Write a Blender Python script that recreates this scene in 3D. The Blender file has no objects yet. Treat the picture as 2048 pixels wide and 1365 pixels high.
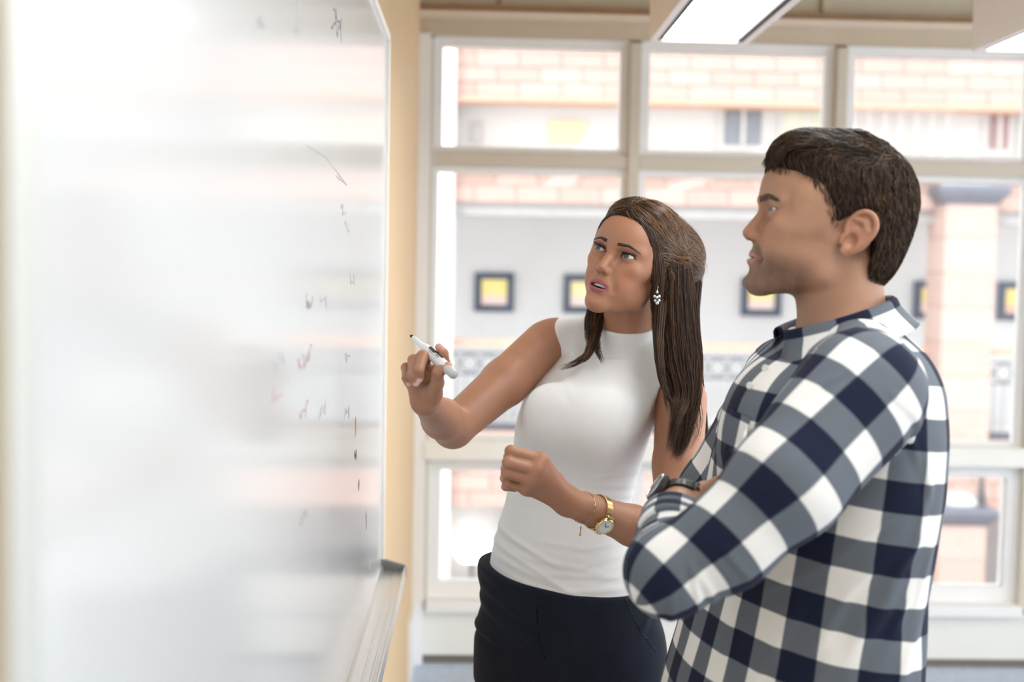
import bpy, bmesh, math, random
import numpy as np
from mathutils import Vector, Matrix

rng = np.random.default_rng(7)
random.seed(7)
scene = bpy.context.scene
COL = scene.collection

# ------------------------------------------------------------------ camera
FPX = 2389.0                                   # focal length in pixels of the 2048x1365 frame
CAM = np.array([0.0, 0.0, 1.55])
PITCH, ROLL = math.radians(3.4), math.radians(1.05)
_f = np.array([0, math.cos(PITCH), -math.sin(PITCH)])
_u0 = np.array([0, math.sin(PITCH), math.cos(PITCH)])
_r0 = np.array([1.0, 0, 0])
UPV = _u0 * math.cos(ROLL) - _r0 * math.sin(ROLL)
RIGHTV = _r0 * math.cos(ROLL) + _u0 * math.sin(ROLL)
FWDV = _f
cam_data = bpy.data.cameras.new("camera")
cam = bpy.data.objects.new("camera", cam_data)
COL.objects.link(cam)
M = Matrix.Identity(4)
for i in range(3):
    M[i][0], M[i][1], M[i][2], M[i][3] = RIGHTV[i], UPV[i], -FWDV[i], CAM[i]
cam.matrix_world = M
cam_data.sensor_width = 36.0
cam_data.lens = FPX / 2048 * 36.0
cam_data.clip_start = 0.05
cam_data.dof.use_dof = True
cam_data.dof.focus_distance = 1.93
cam_data.dof.aperture_fstop = 2.75
scene.camera = cam

def at(px, py, Y):
    """World point seen at pixel (px, py) on the plane y = Y."""
    d = FWDV + RIGHTV * ((px - 1024) / FPX) + UPV * ((682.5 - py) / FPX)
    return CAM + d * (Y / d[1])

# ------------------------------------------------------------------ light and exposure
scene.view_settings.view_transform = 'Standard'
scene.view_settings.look = 'None'
scene.view_settings.gamma = 1.0
scene.view_settings.use_curve_mapping = False
scene.view_settings.exposure = 1.34
world = bpy.data.worlds.new("overcast_sky")
scene.world = world
world.use_nodes = True
wn = world.node_tree.nodes
wn["Background"].inputs[0].default_value = (0.92, 0.96, 1.0, 1)
wn["Background"].inputs[1].default_value = 1.15
sun_data = bpy.data.lights.new("sun", 'SUN')
sun_data.energy = 0.75
sun_data.angle = math.radians(8)
sun_data.color = (1.0, 0.97, 0.95)
sun = bpy.data.objects.new("sun", sun_data)
COL.objects.link(sun)
sun.rotation_euler = Vector((0.30, 0.62, -0.72)).to_track_quat('-Z', 'Y').to_euler()
scene.cycles.max_bounces = 8
scene.cycles.diffuse_bounces = 5
scene.cycles.glossy_bounces = 4
scene.cycles.transparent_max_bounces = 12
scene.cycles.sample_clamp_indirect = 6.0
scene.cycles.caustics_reflective = False
scene.cycles.caustics_refractive = False

# ------------------------------------------------------------------ helpers
MATS = {}
def mat(name, color, rough=0.6, metal=0.0, spec=0.5, noise=0.0, nscale=8.0, bump=0.0, bscale=60.0, sheen=0.0,
        emit=None, estr=0.0, coat=0.0, sss=0.0, attr=None, stretch=None):
    if name in MATS:
        return MATS[name]
    m = bpy.data.materials.new(name)
    m.use_nodes = True
    nt = m.node_tree
    b = nt.nodes["Principled BSDF"]
    b.inputs["Base Color"].default_value = (*color, 1)
    b.inputs["Roughness"].default_value = rough
    b.inputs["Metallic"].default_value = metal
    b.inputs["Specular IOR Level"].default_value = spec
    b.inputs["Coat Weight"].default_value = coat
    b.inputs["Sheen Weight"].default_value = sheen
    if sss:
        b.inputs["Subsurface Weight"].default_value = sss
        b.inputs["Subsurface Radius"].default_value = (0.011, 0.0045, 0.0022)
        b.inputs["Subsurface Scale"].default_value = 1.0
    if emit:
        b.inputs["Emission Color"].default_value = (*emit, 1)
        b.inputs["Emission Strength"].default_value = estr
    tc = nt.nodes.new("ShaderNodeTexCoord")
    src = tc.outputs["Object"]
    if stretch:
        mp = nt.nodes.new("ShaderNodeMapping")
        mp.inputs["Scale"].default_value = stretch
        nt.links.new(src, mp.inputs[0]); src = mp.outputs[0]
    base = None
    if attr:
        a = nt.nodes.new("ShaderNodeAttribute"); a.attribute_name = attr
        base = a.outputs["Color"]
    if noise > 0:
        n = nt.nodes.new("ShaderNodeTexNoise"); n.inputs["Scale"].default_value = nscale; n.inputs["Detail"].default_value = 5
        nt.links.new(src, n.inputs["Vector"])
        r = nt.nodes.new("ShaderNodeMapRange")
        r.inputs[1].default_value = 0.25; r.inputs[2].default_value = 0.75
        r.inputs[3].default_value = 1 - noise; r.inputs[4].default_value = 1 + noise
        nt.links.new(n.outputs["Fac"], r.inputs[0])
        mx = nt.nodes.new("ShaderNodeVectorMath"); mx.operation = 'SCALE'
        if base is not None:
            nt.links.new(base, mx.inputs[0])
        else:
            mx.inputs[0].default_value = color
        nt.links.new(r.outputs[0], mx.inputs["Scale"])
        base = mx.outputs[0]
    if base is not None:
        nt.links.new(base, b.inputs["Base Color"])
    if bump > 0:
        n2 = nt.nodes.new("ShaderNodeTexNoise"); n2.inputs["Scale"].default_value = bscale; n2.inputs["Detail"].default_value = 4
        nt.links.new(src, n2.inputs["Vector"])
        bp = nt.nodes.new("ShaderNodeBump"); bp.inputs["Strength"].default_value = bump; bp.inputs["Distance"].default_value = 0.002
        nt.links.new(n2.outputs["Fac"], bp.inputs["Height"])
        nt.links.new(bp.outputs[0], b.inputs["Normal"])
    MATS[name] = m
    return m

def tag(o, label=None, cat=None, group=None, kind=None):
    if label: o["label"] = label
    if cat: o["category"] = cat
    if group: o["group"] = group
    if kind: o["kind"] = kind
    return o

def empty(name, loc):
    o = bpy.data.objects.new(name, None)
    o.empty_display_size = 0.05
    COL.objects.link(o)
    o.location = tuple(float(c) for c in loc)
    return o

def oloc(o):
    v = np.zeros(3)
    while o is not None:
        v += np.array(o.location)
        o = o.parent
    return v

def mesh_obj(name, V, Fc, m, parent=None, smooth=False, colors=None, uvs=None):
    """Link one mesh object; V are world coordinates. Objects are only ever translated."""
    V = np.asarray(V, dtype=np.float64)
    if parent is not None:
        off = oloc(parent)
        loc = np.zeros(3)
    else:
        lo, hi = V.min(0), V.max(0)
        loc = np.array([(lo[0] + hi[0]) / 2, (lo[1] + hi[1]) / 2, lo[2]])
        off = loc
    me = bpy.data.meshes.new(name)
    if isinstance(Fc, np.ndarray):
        L = V - off
        n, k = Fc.shape
        me.vertices.add(len(L)); me.vertices.foreach_set("co", L.astype(np.float32).ravel())
        me.loops.add(n * k); me.loops.foreach_set("vertex_index", Fc.astype(np.int32).ravel())
        me.polygons.add(n); me.polygons.foreach_set("loop_start", np.arange(0, n * k, k, dtype=np.int32))
        me.update(calc_edges=True)
    else:
        me.from_pydata([tuple(v) for v in (V - off)], [], [tuple(int(i) for i in f) for f in Fc])
        me.update()
    if smooth:
        me.polygons.foreach_set("use_smooth", np.ones(len(me.polygons), dtype=bool))
    if colors is not None:
        a = me.color_attributes.new("Col", 'FLOAT_COLOR', 'POINT')
        c4 = np.ones((len(V), 4), np.float32); c4[:, :3] = colors
        a.data.foreach_set("color", c4.ravel())
    if uvs is not None:
        ul = me.uv_layers.new(name="UVMap")
        ul.data.foreach_set("uv", np.asarray(uvs, np.float32).ravel())
    mm = m if isinstance(m, (list, tuple)) else [m]
    for x in mm: me.materials.append(x)
    o = bpy.data.objects.new(name, me)
    COL.objects.link(o)
    o.location = tuple(float(c) for c in loc)
    if parent is not None: o.parent = parent
    return o

# room frame: u runs along the board wall to the windows, v away from that wall, z up
RA = math.radians(1.78)
UD = np.array([-math.sin(RA), math.cos(RA), 0]); VD = np.array([math.cos(RA), math.sin(RA), 0])
RO = np.array([-0.281, 2.65, 0.0])
def R3(u, v, z):
    return RO + UD * u + VD * v + np.array([0, 0, z])

class MB:
    """Collects boxes, tubes and prisms for one mesh object."""
    def __init__(s): s.v = []; s.f = []
    def add(s, V, Fc):
        n = len(s.v)
        s.v += [tuple(map(float, p)) for p in V]
        s.f += [tuple(i + n for i in f) for f in Fc]
        return s
    def box(s, u0, u1, v0, v1, z0, z1, fr=R3):
        c = [fr(u, v, z) for z in (z0, z1) for v in (v0, v1) for u in (u0, u1)]
        return s.add(c, [(0, 2, 3, 1), (4, 5, 7, 6), (0, 1, 5, 4), (2, 6, 7, 3), (0, 4, 6, 2), (1, 3, 7, 5)])
    def prism(s, poly, a, b, fr):
        """poly in two coordinates, run from a to b along the third (fr maps (p, q, t))."""
        n = len(poly)
        V = [fr(p, q, a) for p, q in poly] + [fr(p, q, b) for p, q in poly]
        Fc = [tuple(range(n)), tuple(range(2 * n - 1, n - 1, -1))] + [(i, i + n, (i + 1) % n + n, (i + 1) % n) for i in range(n)]
        return s.add(V, Fc)
    def tube(s, pts, rad, n=8, closed=False):
        pts = [np.asarray(p, float) for p in pts]
        rad = rad if hasattr(rad, '__len__') else [rad] * len(pts)
        rings = []
        ref = np.array([0.21, 0.35, 0.91])
        for i, p in enumerate(pts):
            if closed: t = pts[(i + 1) % len(pts)] - pts[i - 1]
            else: t = pts[min(i + 1, len(pts) - 1)] - pts[max(i - 1, 0)]
            t = t / (np.linalg.norm(t) + 1e-12)
            a = np.cross(t, ref); a /= np.linalg.norm(a) + 1e-12
            b = np.cross(t, a)
            ref = b if abs(np.dot(b, t)) < .5 else ref
            ref = np.cross(a, t) * -1
            rings.append([p + rad[i] * (math.cos(2 * math.pi * k / n) * a + math.sin(2 * math.pi * k / n) * b) for k in range(n)])
        V = [q for r in rings for q in r]
        Fc = []
        m = len(pts)
        for i in range(m if closed else m - 1):
            j = (i + 1) % m
            for k in range(n):
                Fc.append((i * n + k, i * n + (k + 1) % n, j * n + (k + 1) % n, j * n + k))
        if not closed:
            Fc.append(tuple(range(n - 1, -1, -1))); Fc.append(tuple((m - 1) * n + k for k in range(n)))
        return s.add(V, Fc)
    def lathe(s, prof, o, ax, n=24, caps=True):
        """prof: (radius, height) pairs about axis ax from point o."""
        o = np.asarray(o, float); ax = np.asarray(ax, float); ax = ax / np.linalg.norm(ax)
        a = np.cross(ax, [0.13, 0.27, 0.95] if abs(ax[2]) < .9 else [1, 0, 0]); a /= np.linalg.norm(a); b = np.cross(ax, a)
        V = [o + ax * h + r * (math.cos(2 * math.pi * k / n) * a + math.sin(2 * math.pi * k / n) * b) for r, h in prof for k in range(n)]
        Fc = []
        for i in range(len(prof) - 1):
            for k in range(n):
                Fc.append((i * n + k, i * n + (k + 1) % n, (i + 1) * n + (k + 1) % n, (i + 1) * n + k))
        if caps:
            Fc.append(tuple(range(n - 1, -1, -1))); Fc.append(tuple((len(prof) - 1) * n + k for k in range(n)))
        return s.add(V, Fc)
    def build(s, name, m, parent=None, smooth=False, bevel=0.0):
        o = mesh_obj(name, s.v, s.f, m, parent, smooth)
        if bevel:
            b = o.modifiers.new("bevel", 'BEVEL'); b.width = bevel; b.segments = 2; b.limit_method = 'ANGLE'
        return o
# ------------------------------------------------------------------ materials of the place
m_wall = mat("tan_wall_paint", (0.70, 0.50, 0.29), 0.65, noise=0.03, nscale=3, bump=0.05, bscale=220)
m_cream = mat("cream_paint", (0.90, 0.90, 0.85), 0.5, noise=0.02)
m_sash = mat("white_window_paint", (0.92, 0.92, 0.92), 0.4, noise=0.02)
m_header = mat("taupe_paint", (0.60, 0.51, 0.39), 0.6, noise=0.03)
m_brown = mat("brown_wood", (0.36, 0.22, 0.12), 0.5, noise=0.15, nscale=14, stretch=(1, 8, 8))
m_oak = mat("orange_wood", (0.66, 0.38, 0.20), 0.5, noise=0.12, nscale=14, stretch=(1, 8, 8))
m_ceil = mat("olive_ceiling_board", (0.60, 0.54, 0.42), 0.8, noise=0.04)
m_floor = mat("blue_grey_carpet", (0.50, 0.57, 0.68), 0.95, noise=0.12, nscale=40, bump=0.4, bscale=300)
m_alu = mat("brushed_aluminium", (0.76, 0.75, 0.73), 0.32, metal=0.85, noise=0.05, nscale=30, stretch=(20, 1, 20))
m_cap = mat("grey_plastic_cap", (0.23, 0.23, 0.22), 0.5, noise=0.04)
m_lampbody = mat("white_lamp_metal", (0.80, 0.76, 0.76), 0.45, noise=0.02)
m_black = mat("black_gap", (0.02, 0.02, 0.02), 0.6, noise=0.1)
m_lamp = mat("lamp_diffuser", (0.9, 0.9, 0.9), 0.6, emit=(0.97, 0.98, 1.0), estr=4.5)
m_board = mat("whiteboard_enamel", (0.655, 0.665, 0.66), 0.15, spec=0.6, noise=0.012, nscale=2.2)
m_frame = mat("grey_board_frame", (0.66, 0.68, 0.64), 0.4, metal=0.3, noise=0.03)

def glass_mat():
    m = bpy.data.materials.new("window_glass"); m.use_nodes = True
    nt = m.node_tree; nt.nodes.clear()
    out = nt.nodes.new("ShaderNodeOutputMaterial"); mix = nt.nodes.new("ShaderNodeMixShader")
    tr = nt.nodes.new("ShaderNodeBsdfTransparent"); gl = nt.nodes.new("ShaderNodeBsdfGlossy")
    tr.inputs[0].default_value = (0.97, 0.98, 0.97, 1); gl.inputs["Roughness"].default_value = 0.02
    fr = nt.nodes.new("ShaderNodeFresnel"); fr.inputs[0].default_value = 1.25
    nt.links.new(fr.outputs[0], mix.inputs[0]); nt.links.new(tr.outputs[0], mix.inputs[1]); nt.links.new(gl.outputs[0], mix.inputs[2])
    nt.links.new(mix.outputs[0], out.inputs[0])
    return m
m_glass = glass_mat()

# ------------------------------------------------------------------ shell
UW = 1.97                       # u of the inner face of the window wall
VR = 5.2                        # right end of the window wall
CEIL = 3.05
tag(MB().box(-6.2, UW + 0.3, -0.20, VR, -0.12, 0.0).build("floor", m_floor), kind="structure")
tag(MB().box(-6.2, UW + 0.3, -0.20, VR, CEIL, CEIL + 0.2).build("ceiling", m_ceil), kind="structure")
tag(MB().box(-6.2, UW + 0.25, -0.20, -0.03, 0.0, CEIL).build("wall_left", m_wall), kind="structure")
tag(MB().box(-6.4, -6.2, -0.20, VR, 0.0, CEIL).build("wall_back", mat("grey_taupe_paint", (0.50, 0.47, 0.44), .7, noise=.03)), kind="structure")

Z0, Z1, Z2, Z3 = 0.035, 0.235, 0.855, 1.975    # kick, sill, mid rail, transom
ZT = 2.43                                       # head of the glazing
BAY = 0.80
# header above the glazing with its ledges
tag(MB().box(UW, UW + 0.22, -0.03, VR, ZT + .012, ZT + 0.070).build("wall_window_header", m_header), kind="structure")
tag(MB().box(UW - 0.045, UW + 0.22, -0.03, VR, ZT + 0.070, ZT + 0.096).build("trim_1", mat("pale_ledge_paint", (0.78, 0.66, 0.54), 0.5, noise=0.03), smooth=False), kind="structure")
tag(MB().box(UW - 0.02, UW + 0.22, -0.03, VR, ZT + 0.096, ZT + 0.126).build("trim_2", m_brown), kind="structure")
up = tag(MB().box(UW + 0.03, UW + 0.22, -0.03, VR, ZT + 0.126, CEIL).build("wall_upper", m_ceil), kind="structure")
for k in range(7):
    v = 0.28 + 0.62 * k
    MB().box(UW + 0.012, UW + 0.032, v, v + 0.022, ZT + 0.126, CEIL).build("batten", m_header, up)
tag(MB().box(UW - 0.50, UW - 0.40, 1.05, VR, 2.655, 2.72).build("trim_3", m_oak), kind="structure")
tag(MB().box(UW, UW + 0.16, -0.03, VR, 0.0, Z0).build("baseboard_window", mat("dark_kick", (0.20, 0.18, 0.15), 0.6, noise=0.05)), kind="structure")
tag(MB().box(UW - 0.01, UW + 0.16, -0.03, VR, Z0, Z1 - 0.02).build("wall_window_apron", m_cream), kind="structure")
# corner trim where the board wall meets the glazing
tag(MB().box(UW - 0.03, UW, -0.03, 0.012, 0.0, ZT + .012).build("trim_4", m_sash), kind="structure")
MB().box(UW - 0.30, UW - 0.02, -0.03, -0.018, 0.0, 0.24).build("trim_5", m_sash)["kind"] = "structure"

m_mull = mat("taupe_mullion", (0.66, 0.60, 0.51), 0.5, noise=0.02)
for k in range(6):
    v0 = 0.0 + BAY * k
    v1 = v0 + BAY
    root = tag(empty("window_%d" % (k + 1), R3(UW + 0.05, (v0 + v1) / 2, Z1)), kind="structure")
    # posts: taupe inner face, white sides
    MB().box(UW - 0.005, UW + 0.10, v1 - 0.022, v1 + 0.022, Z1, ZT).build("mullion", m_mull, root, bevel=.003)
    if k == 0:
        MB().box(UW + 0.0, UW + 0.10, v0 + 0.012, v0 + 0.026, Z1, ZT).build("mullion", m_mull, root)
    a, b = v0 + 0.024, v1 - 0.022
    MB().box(UW - 0.05, UW + 0.10, a, b, Z1 - 0.02, Z1 + 0.022).build("sill", m_sash, root, bevel=.004)
    MB().box(UW - 0.035, UW + 0.10, a - .02, b + .02, Z2 - 0.045, Z2 + 0.03).build("mid_rail", m_cream, root, bevel=.006)
    MB().box(UW + 0.005, UW + 0.10, a, b, Z3 - 0.028, Z3 + 0.026).build("transom", m_mull, root, bevel=.003)
    for (z0, z1, w) in ((Z1 + .022, Z2 - .045, .05), (Z2 + .03, Z3 - .028, .022), (Z3 + .026, ZT + .012, .034)):
        fr = MB()
        d0, d1 = UW + 0.03, UW + 0.085
        wb = 0.06 if w == .05 else w * .7
        fr.box(d0, d1, a, a + w, z0, z1); fr.box(d0, d1, b - w, b, z0, z1)
        fr.box(d0, d1, a + w, b - w, z0, z0 + wb); fr.box(d0, d1, a + w, b - w, z1 - w, z1)
        fr.build("sash", m_sash, root)
        MB().box(UW + 0.052, UW + 0.058, a + w, b - w, z0 + wb, z1 - w).build("pane", m_glass, root)

# ------------------------------------------------------------------ whiteboard
BZ0, BZ1 = 0.884, 2.047
BU0, BU1 = -2.12, 0.0
wb = tag(empty("whiteboard", R3(-1.06, -0.015, BZ0)), "long glossy whiteboard with faint smudged writing on the tan wall", "whiteboard")
MB().box(BU0, BU1, -0.03, -0.004, BZ0, BZ1).build("writing_surface", m_board, wb)
MB().box(BU0, BU1 + .004, -0.03, 0.003, BZ1, BZ1 + 0.014).build("frame_top", mat("white_edge_trim", (0.90, 0.86, 0.80), .35, noise=.02), wb, bevel=.002)
MB().box(BU1 - .002, BU1 + 0.008, -0.03, 0.003, BZ0, BZ1).build("frame_end", mat("white_edge_trim", (0.9, .86, .8)), wb, bevel=.002)
MB().box(BU0 - 0.035, BU0, -0.03, 0.006, BZ0 - .02, BZ1 + .014).build("frame_end", m_frame, wb, bevel=.003)
# ribbed pen tray along the lower edge
tray = MB()
prof = [(-0.03, BZ0), (0.0, BZ0), (0.004, BZ0 - 0.012), (0.020, BZ0 - 0.013), (0.021, BZ0 - 0.0145), (0.024, BZ0 - 0.0145), (0.025, BZ0 - 0.013),
        (0.034, BZ0 - 0.013), (0.035, BZ0 - 0.0145), (0.038, BZ0 - 0.0145), (0.039, BZ0 - 0.013), (0.045, BZ0 - 0.012), (0.048, BZ0 - 0.004),
        (0.051, BZ0 - 0.004), (0.052, BZ0 - 0.028), (0.03, BZ0 - 0.035), (-0.03, BZ0 - 0.035)]
tray.prism(prof, BU0, BU1 - 0.004, lambda v, z, u: R3(u, v, z))
tray.build("pen_tray", m_alu, wb)
MB().prism([(-0.03, BZ0 - .037), (-.03, BZ0 + .012), (0.004, BZ0 + 0.012), (0.049, BZ0 + 0.000), (0.053, BZ0 - .008), (0.053, BZ0 - .03), (.03, BZ0 - .037)], BU1 - 0.006, BU1 + 0.006, lambda v, z, u: R3(u, v, z)).build("tray_end_cap", m_cap, wb, bevel=.0015)
# faint handwriting and wiped smudges
m_ink = mat("faded_marker_ink", (0.22, 0.21, 0.21), 0.9, spec=.02, noise=0.2, nscale=60)
m_ink2 = mat("wiped_red_ink", (0.52, 0.36, 0.35), 0.9, spec=.02, noise=0.2, nscale=60)
m_ink3 = mat("wiped_grey_ink", (0.46, 0.46, 0.46), 0.9, spec=.02, noise=0.2, nscale=60)
def board_px(px, py):
    d = FWDV + RIGHTV * ((px - 1024) / FPX) + UPV * ((682.5 - py) / FPX)
    n = VD
    t = np.dot(RO + VD * -0.004 - CAM, n) / np.dot(d, n)
    p = CAM + d * t - RO
    return np.dot(p, UD), p[2]
def stroke(pts, w, m):
    b = MB()
    for (u0, z0), (u1, z1) in zip(pts[:-1], pts[1:]):
        du, dz = u1 - u0, z1 - z0
        L = math.hypot(du, dz) + 1e-9
        a, c = -dz / L * w / 2, du / L * w / 2
        q = [(u0 + a, z0 + c), (u0 - a, z0 - c), (u1 - a, z1 - c), (u1 + a, z1 + c)]
        b.prism(q, -0.0045, -0.0038, lambda u, z, v: R3(u, v, z))
    b.build("marker_stroke", m, wb)
def scribble(px, py, du, dz, n, m, w=.003, seed=1):
    r = random.Random(seed)
    u, z = board_px(px, py)
    pts = [(u + du * i / n + r.uniform(-1, 1) * .012, z + r.uniform(-1, 1) * dz) for i in range(n)]
    stroke(pts, w, m)
scribble(668, 22, .10, .012, 9, m_ink, .0032, 3); scribble(664, 42, .12, .012, 10, m_ink, .0032, 4)
scribble(515, 44, .03, .006, 5, m_ink3, .004, 5); scribble(585, 20, .06, .02, 5, m_ink3, .004, 15)
u, z = board_px(612, 292); u2, z2 = board_px(650, 312); u3, z3 = board_px(693, 370); u4, z4 = board_px(672, 352)
stroke([(u, z), (u2, z2), (u3, z3), (u4, z4)], .0028, m_ink3)
u, z = board_px(692, 295); u2, z2 = board_px(692, 318); stroke([(u, z), (u2, z2)], .004, m_ink3)
for i, (px, py, mm) in enumerate([(680, 420, m_ink3), (690, 450, m_ink3), (700, 560, m_ink3), (610, 604, m_ink), (640, 610, m_ink3), (690, 720, m_ink3),
                                  (545, 730, m_ink3), (595, 730, m_ink2), (610, 715, m_ink2), (540, 800, m_ink2), (600, 830, m_ink2), (640, 825, m_ink3), (690, 830, m_ink3), (598, 1050, m_ink3)]):
    scribble(px, py, .075, .011, 9, mm, .0026, 20 + i)
for i, (px, py, mm) in enumerate([(710, 855, mat("wiped_orange_ink", (0.75, 0.55, 0.42), .5, noise=.2)), (710, 915, m_ink), (716, 965, m_ink2), (731, 1045, m_ink3)]):
    scribble(px, py, .02, .018, 7, mm, .009, 50 + i)
scribble(738, 1138, .04, .006, 6, m_ink3, .008, 60)

# ------------------------------------------------------------------ hanging strip lamps
def strip_lamp(px_left, label):
    LZ = 2.235
    p = at(px_left, 84 + (px_left - 1297) * 0.030, 3.47)
    q = p - RO
    u1, v0 = float(np.dot(q, UD)), float(np.dot(q, VD))
    z = p[2]
    u0, v1 = u1 - 3.6, v0 + 0.285
    root = tag(empty("strip_lamp", R3((u0 + u1) / 2, (v0 + v1) / 2, z)), label, "lamp", "hanging strip lamps")
    t = 0.020
    b = MB()
    b.box(u0, u1, v0, v0 + t, z, z + 0.17); b.box(u0, u1, v1 - t, v1, z, z + 0.17)
    b.box(u0, u0 + t, v0 + t, v1 - t, z, z + 0.17); b.box(u1 - t, u1, v0 + t, v1 - t, z, z + 0.17)
    b.box(u0 + t, u1 - t, v0 + t, v1 - t, z + 0.150, z + 0.17)
    b.build("housing", m_lampbody, root)
    g = MB()
    for a, c in ((v0 + t, v0 + t + .016), (v1 - t - .016, v1 - t)):
        g.box(u0 + t, u1 - t, a, c, z + 0.003, z + 0.03)
    g.build("shadow_gap", m_black, root)
    MB().box(u0 + t, u1 - t, v0 + t + .016, v1 - t - .016, z + 0.010, z + 0.022).build("diffuser", m_lamp, root)
    for uu in (u0 + .5, u1 - .5):
        MB().tube([R3(uu, (v0 + v1) / 2, z + .17), R3(uu, (v0 + v1) / 2, CEIL - .03)], .003, 6).build("cable", m_alu, root)
strip_lamp(1298, "white hanging strip lamp with glowing underside above the woman")
strip_lamp(1943, "white hanging strip lamp cut off by the upper right corner")
# ------------------------------------------------------------------ the building across the court
def fpx(px, py, Y):
    p = at(px, py, Y)
    return p[0], p[2]
def wfr(x, y, z): return np.array([x, y, z])
YF = 13.0           # front of the arcade
YB = 15.2           # recessed gallery wall
m_stone = mat("white_render", (0.70, 0.69, 0.69), 0.8, noise=0.04, nscale=1.2)
m_greybeam = mat("grey_beam", (0.42, 0.41, 0.41), 0.7, noise=0.05)
m_brick = [mat("brick_%s" % n, c, 0.8, noise=0.10, nscale=20) for n, c in (("rose", (0.54, 0.385, 0.34)), ("salmon", (0.56, 0.41, 0.365)), ("rust", (0.51, 0.36, 0.315)))]
m_mortar = mat("pale_mortar", (0.52, 0.39, 0.35), 0.9, noise=0.05)
m_iron = mat("dark_iron", (0.10, 0.11, 0.14), 0.5, noise=0.05)
m_cop = mat("terracotta_coping", (0.62, 0.40, 0.30), 0.7, noise=0.08)
m_capit = mat("slate_capital", (0.16, 0.17, 0.21), 0.5, noise=0.1)
m_court = mat("court_paving", (0.60, 0.50, 0.47), 0.9, noise=0.08, nscale=2)
def wbox(name, x0, x1, y0, y1, z0, z1, m, parent=None, bevel=0):
    return MB().box(x0, x1, y0, y1, z0, z1, fr=wfr).build(name, m, parent, bevel=bevel)
def Zp(py, Y=YF, px=1400): return fpx(px, py, Y)[1]
XL, XR = -5.0, 10.0
GZ = -2.6
tag(wbox("ground_court", -14, 18, 5.2, 15.4, GZ - .2, GZ, m_court), kind="structure")
tag(wbox("wall_gallery", XL, XR, YB, YB + .3, GZ, 8.0, m_stone), kind="structure")
BRICKS = {}
def brick_band(name, z0, z1, y0, label, depth=0.35):
    """Floor edge faced with large blocks, each block its own piece."""
    root = wbox(name, XL, XR, y0 + .02, y0 + depth, z0, z1, m_mortar)
    tag(root, label, "facade")
    root["kind"] = "structure"
    rows = max(2, int(round((z1 - z0) / 0.17)))
    hh = (z1 - z0) / rows
    bw = 0.46
    key = (round(hh, 4),)
    if key not in BRICKS:
        ms = []
        for mm in m_brick:
            b = MB().box(0, bw - .010, 0, .04, 0, hh - .010, fr=wfr)
            me = bpy.data.meshes.new("brick"); me.from_pydata(b.v, [], b.f); me.materials.append(mm); ms.append(me)
        BRICKS[key] = ms
    r = random.Random(int(z0 * 100))
    off = oloc(root)
    for i in range(rows):
        x = -3.2 + (bw / 2 if i % 2 else 0)
        while x < 7.4:
            o = bpy.data.objects.new("brick", r.choice(BRICKS[key])); COL.objects.link(o)
            o.parent = root
            o.location = (x - off[0], y0 - r.uniform(0, .012) - off[1], z0 + i * hh + .005 - off[2])
            x += bw
    return root
# floor edges
zA0, zA1 = Zp(202), Zp(20)
brick_band("facade_band", zA0, zA1, YF, "pale pink block band at the top of the building outside")
tag(wbox("cornice_strip", XL, XR, YF - .07, YF + .3, zA0 - .05, zA0, m_cop), "thin terracotta edge under the top pink band outside", "cornice", kind="structure")
zB0, zB1 = Zp(412), Zp(345)
brick_band("facade_band", zB0, zB1, YF, "pink block band below the upper gallery windows outside")
tag(wbox("cornice_strip", XL, XR, YF - .12, YF + .3, zB1, zB1 + .10, mat("pale_coping", (0.86, 0.72, 0.64), .7, noise=.05)), "pale coping on the pink band below the upper gallery", "cornice", kind="structure")
tag(wbox("gallery_beam", XL, XR, YF + .06, YF + .35, zB0 - .14, zB0, m_greybeam), "grey steel beam under the pink band outside", "beam", kind="structure")
tag(wbox("floor_upper_gallery", XL, XR, YF + .35, YB, zB0 - .05, zB1, m_stone), kind="structure")
zC1, zC0 = Zp(872), Zp(1022)
brick_band("facade_band", zC0, zC1 - .30, YF, "lowest pink block band below the gallery railing")
tag(wbox("cornice_strip", XL, XR, YF - .06, YF + .3, zC1 - .12, zC1, m_cop), "orange coping under the gallery railing outside", "cornice", kind="structure")
tag(wbox("cornice_strip", XL, XR, YF - .04, YF + .3, zC1 - .30, zC1 - .12, m_stone), "white ledge between coping and lowest pink band", "cornice", kind="structure")
tag(wbox("floor_lower_gallery", XL, XR, YF + .35, YB, zC0 + .1, zC1 - .05, m_stone), kind="structure")
tag(wbox("floor_top_gallery", XL, XR, YF + .35, YB, zA0, zA0 + .25, m_stone), kind="structure")

# upper storey: flush wall between the two pink bands; ground arcade: added facing, the slab's shade put into its grey
YU = YF + .45
tag(wbox("wall_upper_storey", XL, XR, YU, YU + .2, zB1, zA0, m_stone), kind="structure")
tag(wbox("wall_arcade_shade", XL, XR, YB - .12, YB, GZ, zC0 + .1, mat("shade_grey_render", (0.50, 0.48, 0.47), .8, noise=.05)), kind="structure")
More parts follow.
